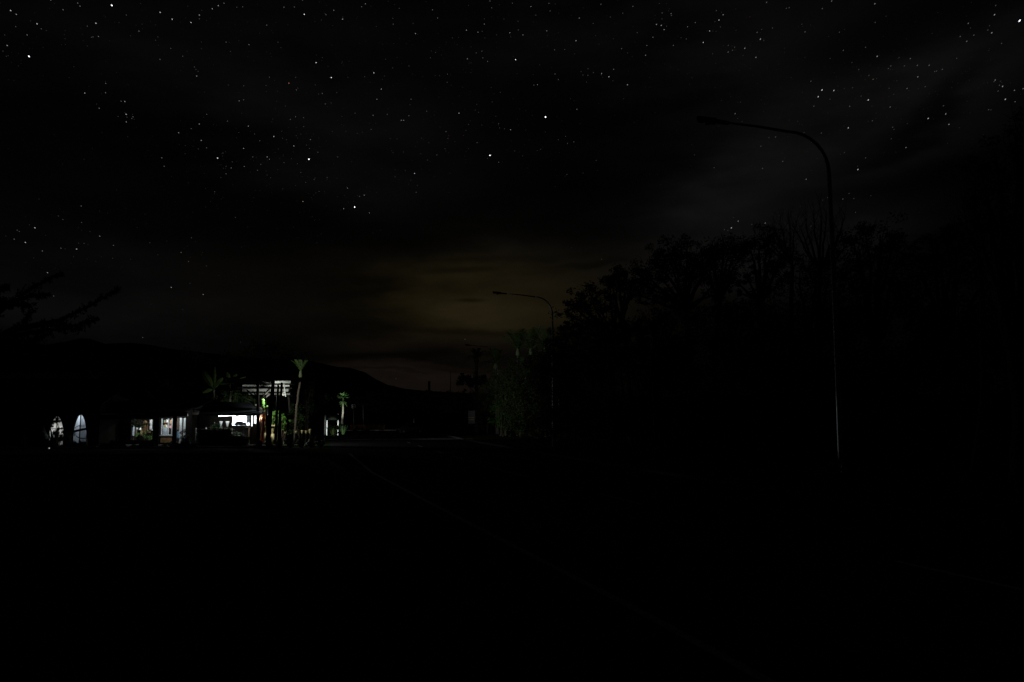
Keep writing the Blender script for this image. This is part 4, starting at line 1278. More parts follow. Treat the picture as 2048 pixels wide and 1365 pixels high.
# low ground cover added to hide the lit edge of the pavement
mb = MB()
for _ in range(5200):
    a = random.uniform(60, 400)
    dd = random.uniform(57.7, 59.2)
    h_ = (.22 + .16 * math.sin(a * .09) + .1 * math.sin(a * .31)) * random.uniform(.5, 1.2)
    b = Vector((xat(a, dd), dd, .1))
    d = Vector((random.gauss(0, .4), random.gauss(0, .4), 1)).normalized()
    s_ = Vector((.035, 0, 0))
    mb.quad(b - s_, b + s_, b + d * h_ + s_ * .3, b + d * h_ - s_ * .3)
struct(mb.build('ground_cover', 'leaf'), 'stuff', 'low dark ground cover added over the lit pavement edge before the shop and hall')
b = Vector((xat(1676, 25.2), 25.2, 0))  # shrub added where the pole foot is lost in the dark
bush('low_shrub', 'dark low shrub added over the unlit foot of the nearest street lamp', b, [(P(1660, 955, 25.2), .5), (P(1690, 950, 25.2), .52), (P(1676, 935, 25.1), .38), (P(1645, 985, 25), .5), (P(1705, 985, 25), .5), (P(1676, 985, 24.8), .5)], .09, 1300, 'leaf')

# ================================================================ PALMS AND TREES BEHIND THE SHOPS
nikau('tall slender nikau palm with pale trunk right of the pergola', (xat(590, 68), 68, 0), P(601, 760, 68), 1.6, 9, (48, 74), .10, None, .25, tm='bark')
nikau('dim feathery palm above the roof left of the shop', (xat(190, 74), 74, 0), P(187, 775, 74), 1.9, 11, (5, 60), .14, None, .35)
nikau('short palm right behind the pergola with one lit frond', (xat(582, 75), 75, 0), P(576, 788, 75), 1.7, 9, (10, 50), .12, None, .3)


def banana(label, base, top, leaves, group=None):
    base, top = Vector(base), Vector(top)
    t = empty('banana_plant', base, label, 'banana plant', group)
    mb = MB(); mb.tube(limb_pts(base - Vector((0, 0, .1)), top, .03, 5), [.16, .15, .13, .12, .1, .07], 10)
    mb.build('trunk', 'palebark', t, True)
    cr = MB()
    for d, L_, w_, dr in leaves:
        d = Vector(d).normalized()
        side = d.cross(Vector((0, 1, .2))).normalized()
        prev = None
        k = 9
        for i in range(k + 1):
            u = i / k
            p = top + d * L_ * u - Vector((0, 0, 1)) * dr * L_ * u * u
            ww = 0.02 if u < .15 else w_ * math.sin(PI * min(1, (u - .15) / .85 * .93 + .05)) ** .6 * .5
            a, b = p - side * ww + Vector((0, ww * .25, 0)), p + side * ww + Vector((0, ww * .25, 0))
            if prev:
                cr.quad(prev[0], prev[1], p, a)
                cr.quad(prev[1], prev[2], b, p)
            prev = (a, p, b)
    cr.build('leaves', 'frond', t)


Db = 66.5
banana('banana plant with one broad upright leaf behind the cafe roof', (xat(430, Db), Db, 0), P(428, 780, Db),
       [((-.62, 0, 1), 2.1, .62, .05), ((-.12, .3, 1), 2.4, .3, .1), ((-.9, .1, .1), 1.1, .3, .25), ((.25, .5, .9), 1.7, .4, .2), ((-.7, -.2, .0), .9, .3, .3)])
banana('thin-stemmed banana plant just left of the cafe lights', (xat(457, Db + 1), Db + 1, 0), P(460, 770, Db + 1),
       [((.8, 0, .5), 1.6, .25, .1), ((-.3, .2, 1), 1.5, .4, .2), ((.3, .4, 1), 1.4, .4, .2), ((-.8, .1, .4), 1.3, .4, .4)])

# cabbage tree lit by the sign
Dc = 100.0
cb = Vector((xat(686, Dc), Dc, 0))
t = empty('cabbage_tree', cb, 'slim cabbage tree with bright green spiky head beside the board sign', 'cabbage tree')
mb = MB()
ct = P(686.5, 796, Dc)
mb.tube([cb, P(684, 845, Dc), P(686, 825, Dc), ct], [.17, .14, .11, .09], 9)
mb.build('trunk', 'palebark', t, True)
mb = MB()
for _ in range(420):
    d = rv().normalized()
    d.z = abs(d.z) * .9 - .15
    sword(mb, ct + Vector((0, 0, .15)), d, random.uniform(.6, 1.0), .075, .12, 4)
ct2 = P(686.3, 803, Dc)
for _ in range(90):
    d = rv().normalized(); d.z = -abs(d.z) * .8 + .1
    sword(mb, ct2, d, random.uniform(.4, .8), .05, .3, 4)
mb.build('crown', 'cab', t)
flax('young_cabbage_tree', 'young spiky plant at the foot of the cabbage tree', (xat(687, Dc - 1), Dc - 1, 0), 1.7, 60, .6, .06, None, 'garden plant', 'cab')
flax('flax_bush', 'low flax clump between the two white sign posts', (xat(666, 97.5), 97.5, 0), 1.3, 30, .9, .07, None, 'flax bush', 'frond')

# board sign on two white posts
Dn = 94.0
t = empty('board_sign', (xat(666, Dn), Dn, 0), 'dark green board sign standing on two short white posts', 'sign')
for px_ in (654, 676.3):
    mb = MB(); mb.box(xat(px_ - .95, Dn), xat(px_ + .95, Dn), Dn - .06, Dn + .06, 0, zat(841, Dn)); mb.build('post', 'white', t)
mb = MB(); mb.box(xat(676.3 - .95, Dn), xat(676.3 + .95, Dn), Dn - .06, Dn + .06, zat(830, Dn), zat(828, Dn)); mb.build('finial', 'white', t)
mb = MB(); mb.box(xat(653, Dn), xat(677.3, Dn), Dn - .05, Dn + .05, zat(841, Dn) + .002, zat(830, Dn) - .002); bo = mb.build('board', 'signgreen', t)
mb = MB()
for k, (a, b) in enumerate(((658, 674), (660, 671), (657, 673))):
    mb.box(xat(a, Dn), xat(b, Dn), Dn - .065, Dn - .052, zat(834 + k * 2.2, Dn) - .04, zat(834 + k * 2.2, Dn) + .04)
mb.build('lettering', 'darkwall', bo)
mb = MB(); mb.lathe((xat(650, Dn + 1), Dn + 1, 0), [(.1, 0), (.1, zat(835, Dn)), (.13, zat(834, Dn)), (.13, zat(831, Dn)), (.02, zat(830, Dn))], 10)
tag(mb.build('bollard', 'stone', None, True), 'dim grey bollard left of the board sign', 'bollard')
# low hump of rocks/planting in front of it
bush('low_shrub', 'dark rounded shrub in front of the board sign', (xat(668, 90), 90, 0), [(P(660, 855, 90), .55), (P(672, 856, 90), .7), (P(683, 856, 90), .6)], .14, 300, 'leaf')

# plate sign and street name sign
Ds = 112.0
t = empty('plate_sign', (xat(708.5, Ds), Ds, 0), 'small rectangular plate sign on a thin pole right of the cabbage tree', 'sign')
mb = MB(); mb.tube([(xat(708, Ds), Ds, 0), P(707, 816, Ds)], .055, 8); mb.build('pole', 'galv', t, True)
mb = MB(); mb.box(xat(702.6, Ds), xat(711.2, Ds), Ds - .09, Ds - .06, zat(816.6, Ds), zat(809.4, Ds)); pl = mb.build('plate', 'signdark', t)
mb = MB()
xl, xr, z0, z1 = xat(702.6, Ds), xat(711.2, Ds), zat(816.6, Ds), zat(809.4, Ds)
for bx in ((xl, xr, z0, z0 + .05), (xl, xr, z1 - .05, z1), (xl, xl + .05, z0 + .05, z1 - .05), (xr - .05, xr, z0 + .05, z1 - .05)):
    mb.box(bx[0], bx[1], Ds - .1, Ds - .092, bx[2], bx[3])
zm = (z0 + z1) / 2
mb.box(xl + .1, xl + .22, Ds - .1, Ds - .092, zm - .08, zm + .05)
mb.box(xl + .27, xl + .31, Ds - .1, Ds - .092, zm - .15, zm + .05)
mb.box(xl + .38, xl + .52, Ds - .1, Ds - .092, zm - .07, zm + .05)
mb.build('symbol', 'signwhite', pl)
t = empty('street_name_sign', (xat(726.5, Ds + 4), Ds + 4, 0), 'dark street name blades on a thin pole right of the plate sign', 'sign')
mb = MB(); mb.tube([(xat(727, Ds + 4), Ds + 4, 0), P(726, 811, Ds + 4)], .045, 8); mb.build('pole', 'galv', t, True)
mb = MB(); mb.box(xat(716, Ds + 4), xat(736, Ds + 4), Ds + 3.93, Ds + 3.97, zat(812.3, Ds + 4), zat(807, Ds + 4)); bl = mb.build('name_blade', 'signgreen', t)
mb = MB(); mb.box(xat(716, Ds + 4), xat(719, Ds + 4), Ds + 3.9, Ds + 3.928, zat(812.3, Ds + 4), zat(807, Ds + 4)); mb.build('blade_end', 'brick', bl)
# low brick wall behind, dimly lit
mb = MB(); mb.box(xat(700, 128), xat(770, 128), 128, 128.4, 0, zat(851, 128) ); mb.box(xat(700, 128) - .1, xat(770, 128) + .1, 127.9, 128.5, zat(851, 128) + .002, zat(851, 128) + .1)
tag(mb.build('brick_wall', 'brick'), 'long low brick wall behind the two pole signs', 'wall')
# little marker post behind the car
t = empty('marker_post', (xat(827.5, 122), 122, 0), 'thin road marker post behind the parked car', 'marker post')
mb = MB(); mb.box(xat(827.2, 122), xat(828, 122), 122, 122.05, 0, zat(832, 122)); mb.build('post', 'galv', t)
mb = MB(); mb.box(xat(825.5, 122), xat(829.6, 122), 121.95, 121.99, zat(838, 122), zat(831.5, 122)); mb.build('plate', 'signgreen', t)
# amber notice sign by the right hedge
Da = 96.0
t = empty('notice_sign', (xat(943, Da), Da, 0), 'small dark board with two amber lines before the right hedge', 'sign')
mb = MB(); mb.box(xat(936, Da), xat(950, Da), Da, Da + .06, zat(848, Da), zat(822, Da)); bo = mb.build('board', 'signdark', t)
for xx in (938, 948):
    mb = MB(); mb.box(xat(xx - .4, Da), xat(xx + .4, Da), Da + .062, Da + .12, 0, zat(824, Da)); mb.build('leg', 'black', t)
mb = MB()
for py_ in (835.5, 840):
    x_ = 937.6
    while x_ < 946.5:
        ww = random.uniform(.7, 1.6)
        mb.box(xat(x_, Da), xat(x_ + ww, Da), Da - .012, Da - .002, zat(py_ + random.uniform(.4, .9), Da), zat(py_ - random.uniform(.2, .8), Da))
        x_ += ww + .25
mb.build('lettering', 'amber', bo)

# ================================================================ PARKED CAR
Dk = 106.0
cx_ = xat(820, Dk)
t = empty('parked_car', (cx_, Dk, 0), 'small dark hatchback parked at the end of the far kerb', 'car')
CARM = Matrix.Translation((cx_, Dk, 0)) @ Matrix.Rotation(R(205), 4, 'Z') @ Matrix.Scale(.93, 4)


def cw(p):
    return CARM @ Vector(p)


def car_loft(secs, name, m_, parent):
    """secs: (x, [(y, z)...]) sections along the car, mirrored"""
    mb = MB()
    rings = []
    for x, prof in secs:
        ring = [cw((x, y, z)) for y, z in prof] + [cw((x, -y, z)) for y, z in reversed(prof)]
        rings.append(ring)
    n = len(rings[0])
    base = 0
    for r_ in rings:
        mb.v += [tuple(p) for p in r_]
    for k in range(len(rings) - 1):
        for j in range(n):
            a = k * n + j
            b = k * n + (j + 1) % n
            mb.f.append((a, b, b + n, a + n))
    mb.f.append(tuple(range(n))[::-1])
    mb.f.append(tuple((len(rings) - 1) * n + j for j in range(n)))
    return mb.build(name, m_, parent, True)


car_loft([(-1.95, [(.55, .35), (.66, .5), (.66, .72), (.5, .82)]), (-1.8, [(.76, .26), (.82, .5), (.8, .85), (.62, .95)]), (-1.0, [(.8, .2), (.85, .5), (.83, .9), (.7, .98)]),
          (.2, [(.8, .2), (.85, .5), (.83, .88), (.7, .95)]), (1.0, [(.8, .2), (.85, .5), (.81, .84), (.62, .92)]), (1.6, [(.78, .24), (.82, .48), (.76, .74), (.58, .80)]),
          (1.9, [(.62, .28), (.66, .46), (.62, .6), (.5, .66)])], 'body', 'carpaint', t)
car_loft([(-1.72, [(.7, .93), (.66, 1.0), (.5, 1.02), (.3, 1.02)]), (-1.35, [(.74, .94), (.66, 1.25), (.58, 1.38), (.3, 1.40)]), (-.5, [(.76, .94), (.68, 1.28), (.6, 1.44), (.3, 1.47)]),
          (.3, [(.76, .92), (.68, 1.25), (.58, 1.40), (.3, 1.43)]), (1.05, [(.68, .88), (.6, .92), (.5, .935), (.3, .94)])], 'cabin_glass', 'glass', t)
mb = MB()
rfp = [(-1.36, .56, 1.39), (-.5, .58, 1.455), (.3, .56, 1.415)]
for (xa, ya, za), (xb, yb2, zb2) in zip(rfp[:-1], rfp[1:]):
    mb.hexa([cw((xa, -ya, za)), cw((xa, ya, za)), cw((xb, yb2, zb2)), cw((xb, -yb2, zb2)), cw((xa, -ya * .8, za + .05)), cw((xa, ya * .8, za + .05)), cw((xb, yb2 * .8, zb2 + .05)), cw((xb, -yb2 * .8, zb2 + .05))])
mb.build('roof', 'carpaint', t)
for sx in (-1.22, 1.2):
    for sy in (-.8, .8):
        mb = MB()
        c = Vector((sx, sy, .3))
        mb.tube([cw(c + Vector((0, -.1, 0))), cw(c + Vector((0, .1, 0)))], .29, 18)
        wh = mb.build('wheel', 'rubber', t)
        mb = MB(); mb.tube([cw(c + Vector((0, -.115, 0))), cw(c + Vector((0, .115, 0)))], .18, 12); mb.build('rim', 'galv', wh)
for sy in (-.55, .55):
    mb = MB(); a = cw((1.78, sy, .6)); mb.tube([a, cw((1.9, sy, .58))], [.12, .09], 10); mb.build('headlight', 'lens', t)
    mb = MB(); mb.hexa([cw((.75, sy * 1.5, .93)), cw((.75, sy * 1.72, .93)), cw((.85, sy * 1.72, .93)), cw((.85, sy * 1.5, .93)), cw((.75, sy * 1.5, 1.05)), cw((.75, sy * 1.72, 1.05)), cw((.85, sy * 1.72, 1.05)), cw((.85, sy * 1.5, 1.05))])
    mb.build('door_mirror', 'carpaint', t)
mb = MB(); mb.hexa([cw((1.86, -.58, .3)), cw((1.86, .58, .3)), cw((1.96, .5, .3)), cw((1.96, -.5, .3)), cw((1.88, -.58, .42)), cw((1.88, .58, .42)), cw((1.97, .5, .42)), cw((1.97, -.5, .42))])
mb.build('bumper', 'carpaint', t)

# ================================================================ CONIFER BRANCHES ON THE LEFT
Dl = 17.0
pb = Vector((xat(-190, Dl), Dl, 0))
t = empty('pine_tree', pb, 'dark pine whose long upswept branches reach in from the left edge', 'pine tree')
mb = MB(); mb.tube([pb, pb + Vector((.1, 0, 4)), pb + Vector((0, 0, 8))], [.28, .2, .08], 9)
cr = MB()
BR = [((-190, 700), (-20, 640), (40, 592), (75, 570), (120, 548)), ((-190, 740), (-20, 625), (30, 600), (62, 592), (92, 590)), ((-190, 780), (20, 660), (120, 640), (180, 612), (235, 580)),
      ((-190, 760), (20, 662), (90, 650), (150, 652), (190, 640)), ((-190, 790), (0, 680), (60, 665), (110, 660), (160, 658)), ((-190, 800), (-40, 690), (10, 672), (40, 655), (62, 628)),
      ((-190, 690), (-30, 610), (0, 600), (30, 610), (55, 612)), ((-190, 640), (-60, 600), (-20, 590), (0, 580), (10, 575)), ((-190, 780), (-30, 700), (20, 690), (60, 684), (90, 672))]
for br in BR:
    dz = random.uniform(-1.2, 1.2)
    pts = [P(px_, py_, Dl + dz * min(1, i / 3)) for i, (px_, py_) in enumerate(br)]
    fine = []
    for a, b in zip(pts[:-1], pts[1:]):
        for k in range(6):
            fine.append(a.lerp(b, k / 6))
    fine.append(pts[-1])
    n_ = len(fine)
    mb.tube(fine, [.06 * (1 - k / n_) + .008 for k in range(n_)], 5)
    for k in range(5, n_):
        for _ in range(2):
            # short needle tufts along the branch, longer towards the middle
            d = (fine[min(k, n_ - 1)] - fine[k - 1]).normalized() * .8 + rv(.6)
            L_ = random.uniform(.08, .34) * (1.1 - .5 * k / n_)
            p = fine[k]
            for s_ in range(5):
                q = p + d.normalized() * L_ * s_ / 5
                for _2 in range(3):
                    leaf_quad(cr, q + rv(.018), .10, .28)
mb.build('trunk', 'bark', t, True)
cr.build('crown', 'leaf', t)

# ================================================================ TREES ON THE RIGHT
def px_clumps(lst, D_, jit=1.5, k=1.8):
    out = []
    for a, b, r_ in lst:
        dd = D_ + random.uniform(-jit, jit)
        out.append((P(a, b, dd), k * r_ / F * dd))
    return out


GR = 'tall trees along the right side of the road'
def gum(label, bx, D_, lst, base_py=None, n=330, ls=.26, r0=.28, splitpx=None, name='gum_tree', jit=1.5, group=GR, mleaf='gum', mb_='bark', twigs=True):
    base = (xat(bx, D_), D_, 0)
    sp = P(splitpx[0], splitpx[1], D_) if splitpx else None
    return tree(name, label, base, px_clumps(lst, D_, jit), ls, n, mleaf, mb_, r0, sp, 'tree', group, twigs=twigs)


gum('wispy gum tree at the left end of the tall trees', 1235, 66, [(1160, 600, 17), (1180, 585, 18), (1145, 640, 10), (1130, 628, 8), (1135, 665, 9), (1150, 655, 12), (1146, 610, 12), (1175, 618, 26), (1200, 600, 26), (1172, 650, 26), (1205, 645, 30), (1222, 568, 20), (1240, 562, 16), (1185, 690, 34), (1215, 690, 34)], splitpx=(1225, 690), n=260)
gum('spreading gum with fine bare forks left of the umbrella-shaped one', 1262, 70, [(1220, 560, 14), (1236, 550, 16), (1252, 548, 14), (1262, 575, 20), (1240, 590, 16), (1272, 560, 16), (1215, 590, 10), (1256, 600, 12), (1230, 620, 12)], splitpx=(1245, 650), n=200, jit=1)
gum('umbrella-shaped gum with a wide flat dark crown', 1378, 64, [(1290, 545, 26), (1286, 570, 20), (1312, 520, 22), (1340, 508, 20), (1374, 498, 22), (1345, 530, 26), (1390, 515, 26), (1380, 545, 26), (1320, 555, 28), (1416, 530, 26), (1350, 560, 26), (1405, 560, 24), (1275, 590, 15), (1300, 590, 18), (1340, 590, 16), (1428, 590, 18), (1440, 560, 18)], splitpx=(1372, 622), n=300)
gum('round-topped gum behind the umbrella-shaped one', 1425, 72, [(1420, 500, 20), (1445, 492, 24), (1474, 490, 22), (1455, 515, 26), (1432, 520, 22), (1485, 510, 18), (1400, 520, 18), (1450, 545, 20)], splitpx=(1440, 600), n=320)
gum('crooked gum with open branches and sky showing through', 1530, 62, [(1540, 470, 16), (1520, 485, 22), (1545, 500, 26), (1565, 520, 26), (1538, 530, 18), (1500, 500, 14), (1560, 560, 22), (1495, 555, 10), (1470, 560, 9), (1540, 580, 20), (1512, 540, 10), (1475, 585, 8)], splitpx=(1520, 606), n=300)
gum('low dark rounded tree under the umbrella-shaped gum', 1300, 60, [(1300, 640, 22), (1330, 632, 22), (1355, 640, 26), (1280, 655, 20), (1320, 665, 34), (1365, 672, 36), (1290, 690, 34), (1390, 700, 40), (1335, 710, 40)], n=240)
gum('dark rounded tree in the middle of the wood', 1450, 58, [(1430, 640, 26), (1460, 615, 20), (1490, 630, 26), (1520, 622, 26), (1470, 655, 36), (1420, 680, 36), (1510, 670, 40), (1455, 710, 40), (1550, 650, 36), (1545, 700, 44)], n=240)
gum('fuzzy dark tree right of the nearest lamp pole', 1755, 50, [(1705, 478, 20), (1730, 462, 24), (1760, 470, 24), (1790, 480, 20), (1720, 500, 30), (1760, 510, 34), (1800, 520, 30), (1700, 540, 36), (1750, 560, 40), (1810, 570, 40), (1700, 600, 40), (1770, 620, 46)], n=260)
gum('round-headed dark tree near the right edge', 1890, 46, [(1860, 485, 22), (1890, 472, 26), (1920, 480, 26), (1840, 510, 26), (1880, 515, 34), (1930, 520, 34), (1850, 560, 40), (1910, 570, 44), (1970, 560, 40), (1880, 630, 50), (1950, 640, 50)], n=260)
gum('tallest near dark tree filling the right edge', 2030, 32, [(1962, 340, 20), (1990, 310, 26), (2030, 270, 30), (2070, 240, 40), (2000, 360, 34), (2045, 340, 44), (1945, 405, 16), (1975, 410, 26), (2020, 430, 44), (2070, 430, 50), (1960, 455, 18), (2000, 500, 40), (2060, 520, 50), (2020, 590, 50), (2080, 620, 60)], n=300, ls=.2, r0=.32)
gum('dark leafy tree behind the bare broom-like tree', 1620, 56, [(1600, 545, 22), (1630, 540, 26), (1660, 550, 26), (1600, 590, 34), (1650, 600, 40), (1690, 570, 26), (1610, 640, 44), (1670, 650, 46)], n=240)

# bare tree with a broom of rising twigs
def bare_tree(label, bx, D_, spl, tips, r0=.22):
    base = Vector((xat(bx, D_), D_, 0))
    t = empty('bare_tree', base, label, 'tree', 'bare trees on the right')
    mb = MB()
    s_ = P(spl[0], spl[1], D_)
    mb.tube(limb_pts(base - Vector((0, 0, .2)), s_, .03), [r0 * (1.1 - .06 * k) for k in range(6)], 8)
    for a, b in tips:
        e = P(a, b, D_ + random.uniform(-1.5, 1.5))
        k1 = s_.lerp(e, .45) + Vector(((e.x - s_.x) * .12, 0, 0))
        pts = limb_pts(s_, k1, .05, 4)[:-1] + limb_pts(k1, e, .06, 5)
        n_ = len(pts)
        mb.tube(pts, [r0 * (.5 * (1 - k / n_) + .03) for k in range(n_)], 5)
        for k in range(4, n_):
            for _ in range(3):
                q = pts[k] + Vector((random.gauss(0, .35), random.gauss(0, .3), random.uniform(.35, 1.2)))
                mb.tube([pts[k], pts[k].lerp(q, .5) + rv(.05), q], [.016, .012, .006], 3)
                if random.random() < .6:
                    q2 = pts[k].lerp(q, .5) + Vector((random.gauss(0, .2), random.gauss(0, .2), random.uniform(.2, .6)))
                    mb.tube([pts[k].lerp(q, .5), q2], [.010, .005], 3)
    mb.build('trunk', 'bark', t, True)


bare_tree('bare tree with a broom of rising twigs beside the nearest lamp pole', 1650, 52, (1640, 540), [(1612, 430), (1628, 418), (1640, 414), (1652, 425), (1668, 440), (1690, 432), (1600, 455), (1585, 450), (1680, 470), (1700, 480)])
bare_tree('smaller bare tree left of the broom-like one, its top twigs rising', 1590, 55, (1585, 530), [(1512, 470), (1525, 462), (1545, 450), (1560, 446), (1578, 440), (1590, 452), (1555, 480)], .18)
bare_tree('thin bare tree far right with drooping twigs', 1940, 34, (1960, 520), [(1925, 410), (1940, 430), (1915, 465), (1950, 390)], .14)
# hanging dead branch above the twigs
# trunks faintly visible in the wood
for lb, b0, pts_, D_ in (('slender pale-stemmed tree low in the wood, taller of the pair', 1249, [(1249, 860), (1247, 790), (1240, 730), (1230, 690)], 50),
                         ('slender pale-stemmed tree low in the wood, shorter of the pair', 1218, [(1217, 870), (1216, 840), (1212, 815), (1205, 780)], 48),
                         ('pale forked tree deep in the wood', 1310, [(1312, 800), (1306, 770), (1302, 740), (1299, 720)], 54),
                         ('thin pale sapling right of the forked tree', 1474, [(1474, 820), (1472, 790), (1466, 760), (1458, 730)], 52)):
    base = Vector((xat(b0, D_), D_, 0))
    t = empty('slim_tree', base, lb, 'tree', 'slim pale trees in the wood')
    mb = MB(); pp = [base] + [P(a, b, D_) for a, b in pts_[1:]]
    mb.tube(pp, [.09, .08, .065, .05], 7)
    e = pp[-1]
    for _ in range(4):
        mb.tube(limb_pts(e, e + Vector((random.gauss(0, 1), random.gauss(0, 1), random.uniform(.6, 2))), .1, 4), [.03, .025, .02, .015, .008], 4)
    mb.build('trunk', 'palebark', t, True)
    cr = MB()
    for _ in range(4):
        leaf_clump(cr, e + Vector((random.gauss(0, .9), random.gauss(0, .9), random.uniform(.8, 2.2))), .8, 220, .22)
    cr.build('crown', 'gum', t)

# understorey: bushes one behind another along the wood's edge
UN = [(1100, 735, 84, 55), (1140, 705, 78, 60), (1200, 705, 72, 60), (1270, 700, 68, 58), (1350, 700, 64, 62), (1075, 790, 84, 70), (1110, 760, 78, 80), (1060, 840, 88, 50), (1150, 790, 66, 95), (1205, 770, 62, 100), (1265, 790, 60, 105), (1330, 780, 57, 110), (1395, 800, 54, 110), (1455, 790, 52, 115),
      (1520, 790, 50, 120), (1590, 800, 47, 125), (1650, 760, 50, 130), (1730, 790, 44, 130), (1800, 760, 42, 140), (1870, 800, 38, 140), (1950, 780, 36, 150), (2030, 800, 34, 150), (1560, 720, 54, 110), (1690, 690, 50, 110), (1820, 680, 45, 120), (1940, 690, 40, 120), (2040, 700, 36, 130)]
for i, (a, b, D_, r_) in enumerate(UN):
    cl = []
    for _ in range(9):
        cl.append((P(a + random.uniform(-.55, .55) * r_, b + random.uniform(-.6, .6) * r_, D_ + random.uniform(-1, 3)), r_ * random.uniform(.35, .5) / F * D_))
    k_ = 0
    for _ in range(5):
        cl.append((P(a + random.uniform(-.6, .6) * r_, 840 + random.uniform(0, 12), D_ + random.uniform(-.6, 1.2)), r_ * .35 / F * D_))
    bush('tall_shrub', 'tall dark shrub at the edge of the wood, ' + ['high beside the middle lamp pole', 'high at the left end', 'high under the wispy gum', 'high left of the umbrella-shaped gum', 'high under the umbrella-shaped gum', 'leftmost but one, under the palms', 'behind the leftmost palms of the hedge', 'nearest the lit driveway', 'under the wispy gum', 'around the shorter pale stem', 'beside the taller pale stem', 'below the umbrella-shaped gum', 'right below the forked pale tree', 'left of the thin pale sapling', 'right of the thin pale sapling', 'left of the nearest lamp pole', 'right behind the nearest lamp pole', 'just right of the nearest lamp pole', 'below the fuzzy dark tree', 'below the round-headed tree', 'below the tallest near tree', 'in the far right corner', 'high behind the crooked gum', 'high behind the lamp pole', 'high beside the fuzzy tree', 'high beside the round-headed tree', 'high at the right edge'][i],
         (xat(a, D_), D_, 0), cl, .22, 400, 'leaf', 'shrub', 'tall shrubs at the edge of the wood')

# ---- palms and hedge at the left end of the wood
NG = 'nikau palms at the left end of the wood'
nikau('tallest nikau palm with a white-lit stem top, before the middle street lamp', (xat(1036, 92), 92, 0), P(1036, 712, 92), 3.9, 17, (18, 82), .17, NG, .3)
nikau('nikau palm right of the tallest one', (xat(1060, 90), 90, 0), P(1062, 712, 90), 3.9, 17, (18, 80), .17, NG, .3)
nikau('nikau palm behind the middle lamp pole', (xat(1092, 88), 88, 0), P(1090, 710, 88), 3.8, 17, (18, 80), .16, NG, .3)
nikau('small-headed palm standing alone at the left end of the wood', (xat(953, 114), 114, 0), P(953, 726, 114), 2.5, 24, (-10, 75), .24, NG, .45)
nikau('wide-headed palm between the lone palm and the tallest one', (xat(995, 101), 101, 0), P(992, 740, 101), 3.6, 24, (0, 78), .24, NG, .45)
nikau('young trunkless palm in front of the hedge above the driveway', (xat(1012, 92), 92, 0), P(1012, 806, 92), 4.0, 15, (20, 78), .14, NG, .35, tm='bark')
nikau('young palm below and right of the tallest palm', (xat(1052, 89), 89, 0), P(1052, 768, 89), 3.7, 15, (15, 75), .14, NG, .35, tm='bark')
nikau('palm with drooping fronds between the two rightmost nikau crowns', (xat(1120, 82), 82, 0), P(1120, 735, 82), 3.4, 16, (5, 75), .15, NG, .4)
tree('flat_topped_tree', 'small flat-topped tree left of the lone palm', (xat(958, 112), 112, 0), px_clumps([(930, 763, 9), (942, 760, 11), (955, 761, 11), (965, 765, 9), (948, 767, 8)], 112, .6), .28, 420, 'leaf', 'bark', .14, None)

HG = 'leafy hedge shrubs at the left end of the wood'
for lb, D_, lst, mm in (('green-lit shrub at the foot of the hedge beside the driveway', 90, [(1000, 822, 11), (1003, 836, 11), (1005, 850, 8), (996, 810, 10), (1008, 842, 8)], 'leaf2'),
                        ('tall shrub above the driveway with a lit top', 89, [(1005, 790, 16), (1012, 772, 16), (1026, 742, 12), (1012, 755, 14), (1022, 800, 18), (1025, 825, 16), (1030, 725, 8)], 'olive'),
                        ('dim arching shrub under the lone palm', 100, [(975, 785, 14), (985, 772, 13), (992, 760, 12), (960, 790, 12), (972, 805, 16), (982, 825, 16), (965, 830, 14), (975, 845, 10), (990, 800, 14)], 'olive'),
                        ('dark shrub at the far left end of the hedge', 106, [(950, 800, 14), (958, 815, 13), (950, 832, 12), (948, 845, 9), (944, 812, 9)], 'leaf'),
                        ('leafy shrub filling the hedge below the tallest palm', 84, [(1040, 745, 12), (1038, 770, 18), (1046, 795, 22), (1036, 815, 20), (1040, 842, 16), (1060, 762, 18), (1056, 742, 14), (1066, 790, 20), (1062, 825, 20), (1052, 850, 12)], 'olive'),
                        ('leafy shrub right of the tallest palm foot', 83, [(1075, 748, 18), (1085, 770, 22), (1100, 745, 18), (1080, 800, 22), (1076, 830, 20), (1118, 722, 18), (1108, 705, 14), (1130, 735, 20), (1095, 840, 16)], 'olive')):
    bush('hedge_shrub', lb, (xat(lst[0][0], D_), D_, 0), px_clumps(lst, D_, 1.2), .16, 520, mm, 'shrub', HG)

# ================================================================ DARK TREES BEHIND THE SHOPS AND ALONG THE HORIZON
for lb, bx, D_, lst in (('broad dark tree rising behind the pergola', 540, 92, [(480, 745, 22), (505, 725, 24), (535, 708, 26), (560, 715, 24), (585, 735, 22), (520, 745, 30), (560, 750, 30), (540, 775, 34), (500, 775, 26)]),
                        ('dark tree behind the banana plant', 420, 90, [(390, 740, 20), (415, 728, 24), (445, 735, 24), (400, 765, 26), (435, 770, 28), (460, 765, 22)]),
                        ('dark tree behind the shop roof', 300, 88, [(250, 760, 20), (280, 750, 24), (310, 745, 24), (340, 752, 22), (290, 775, 28), (330, 780, 28), (365, 762, 20)]),
                        ('low dark tree right of the tall nikau', 615, 112, [(608, 770, 16), (622, 775, 16), (612, 790, 20), (625, 800, 18), (606, 808, 20)])):
    gum(lb, bx, D_, lst, n=200, ls=.34, name='background_tree', group='dark trees behind the shops', mleaf='leaf', twigs=False)
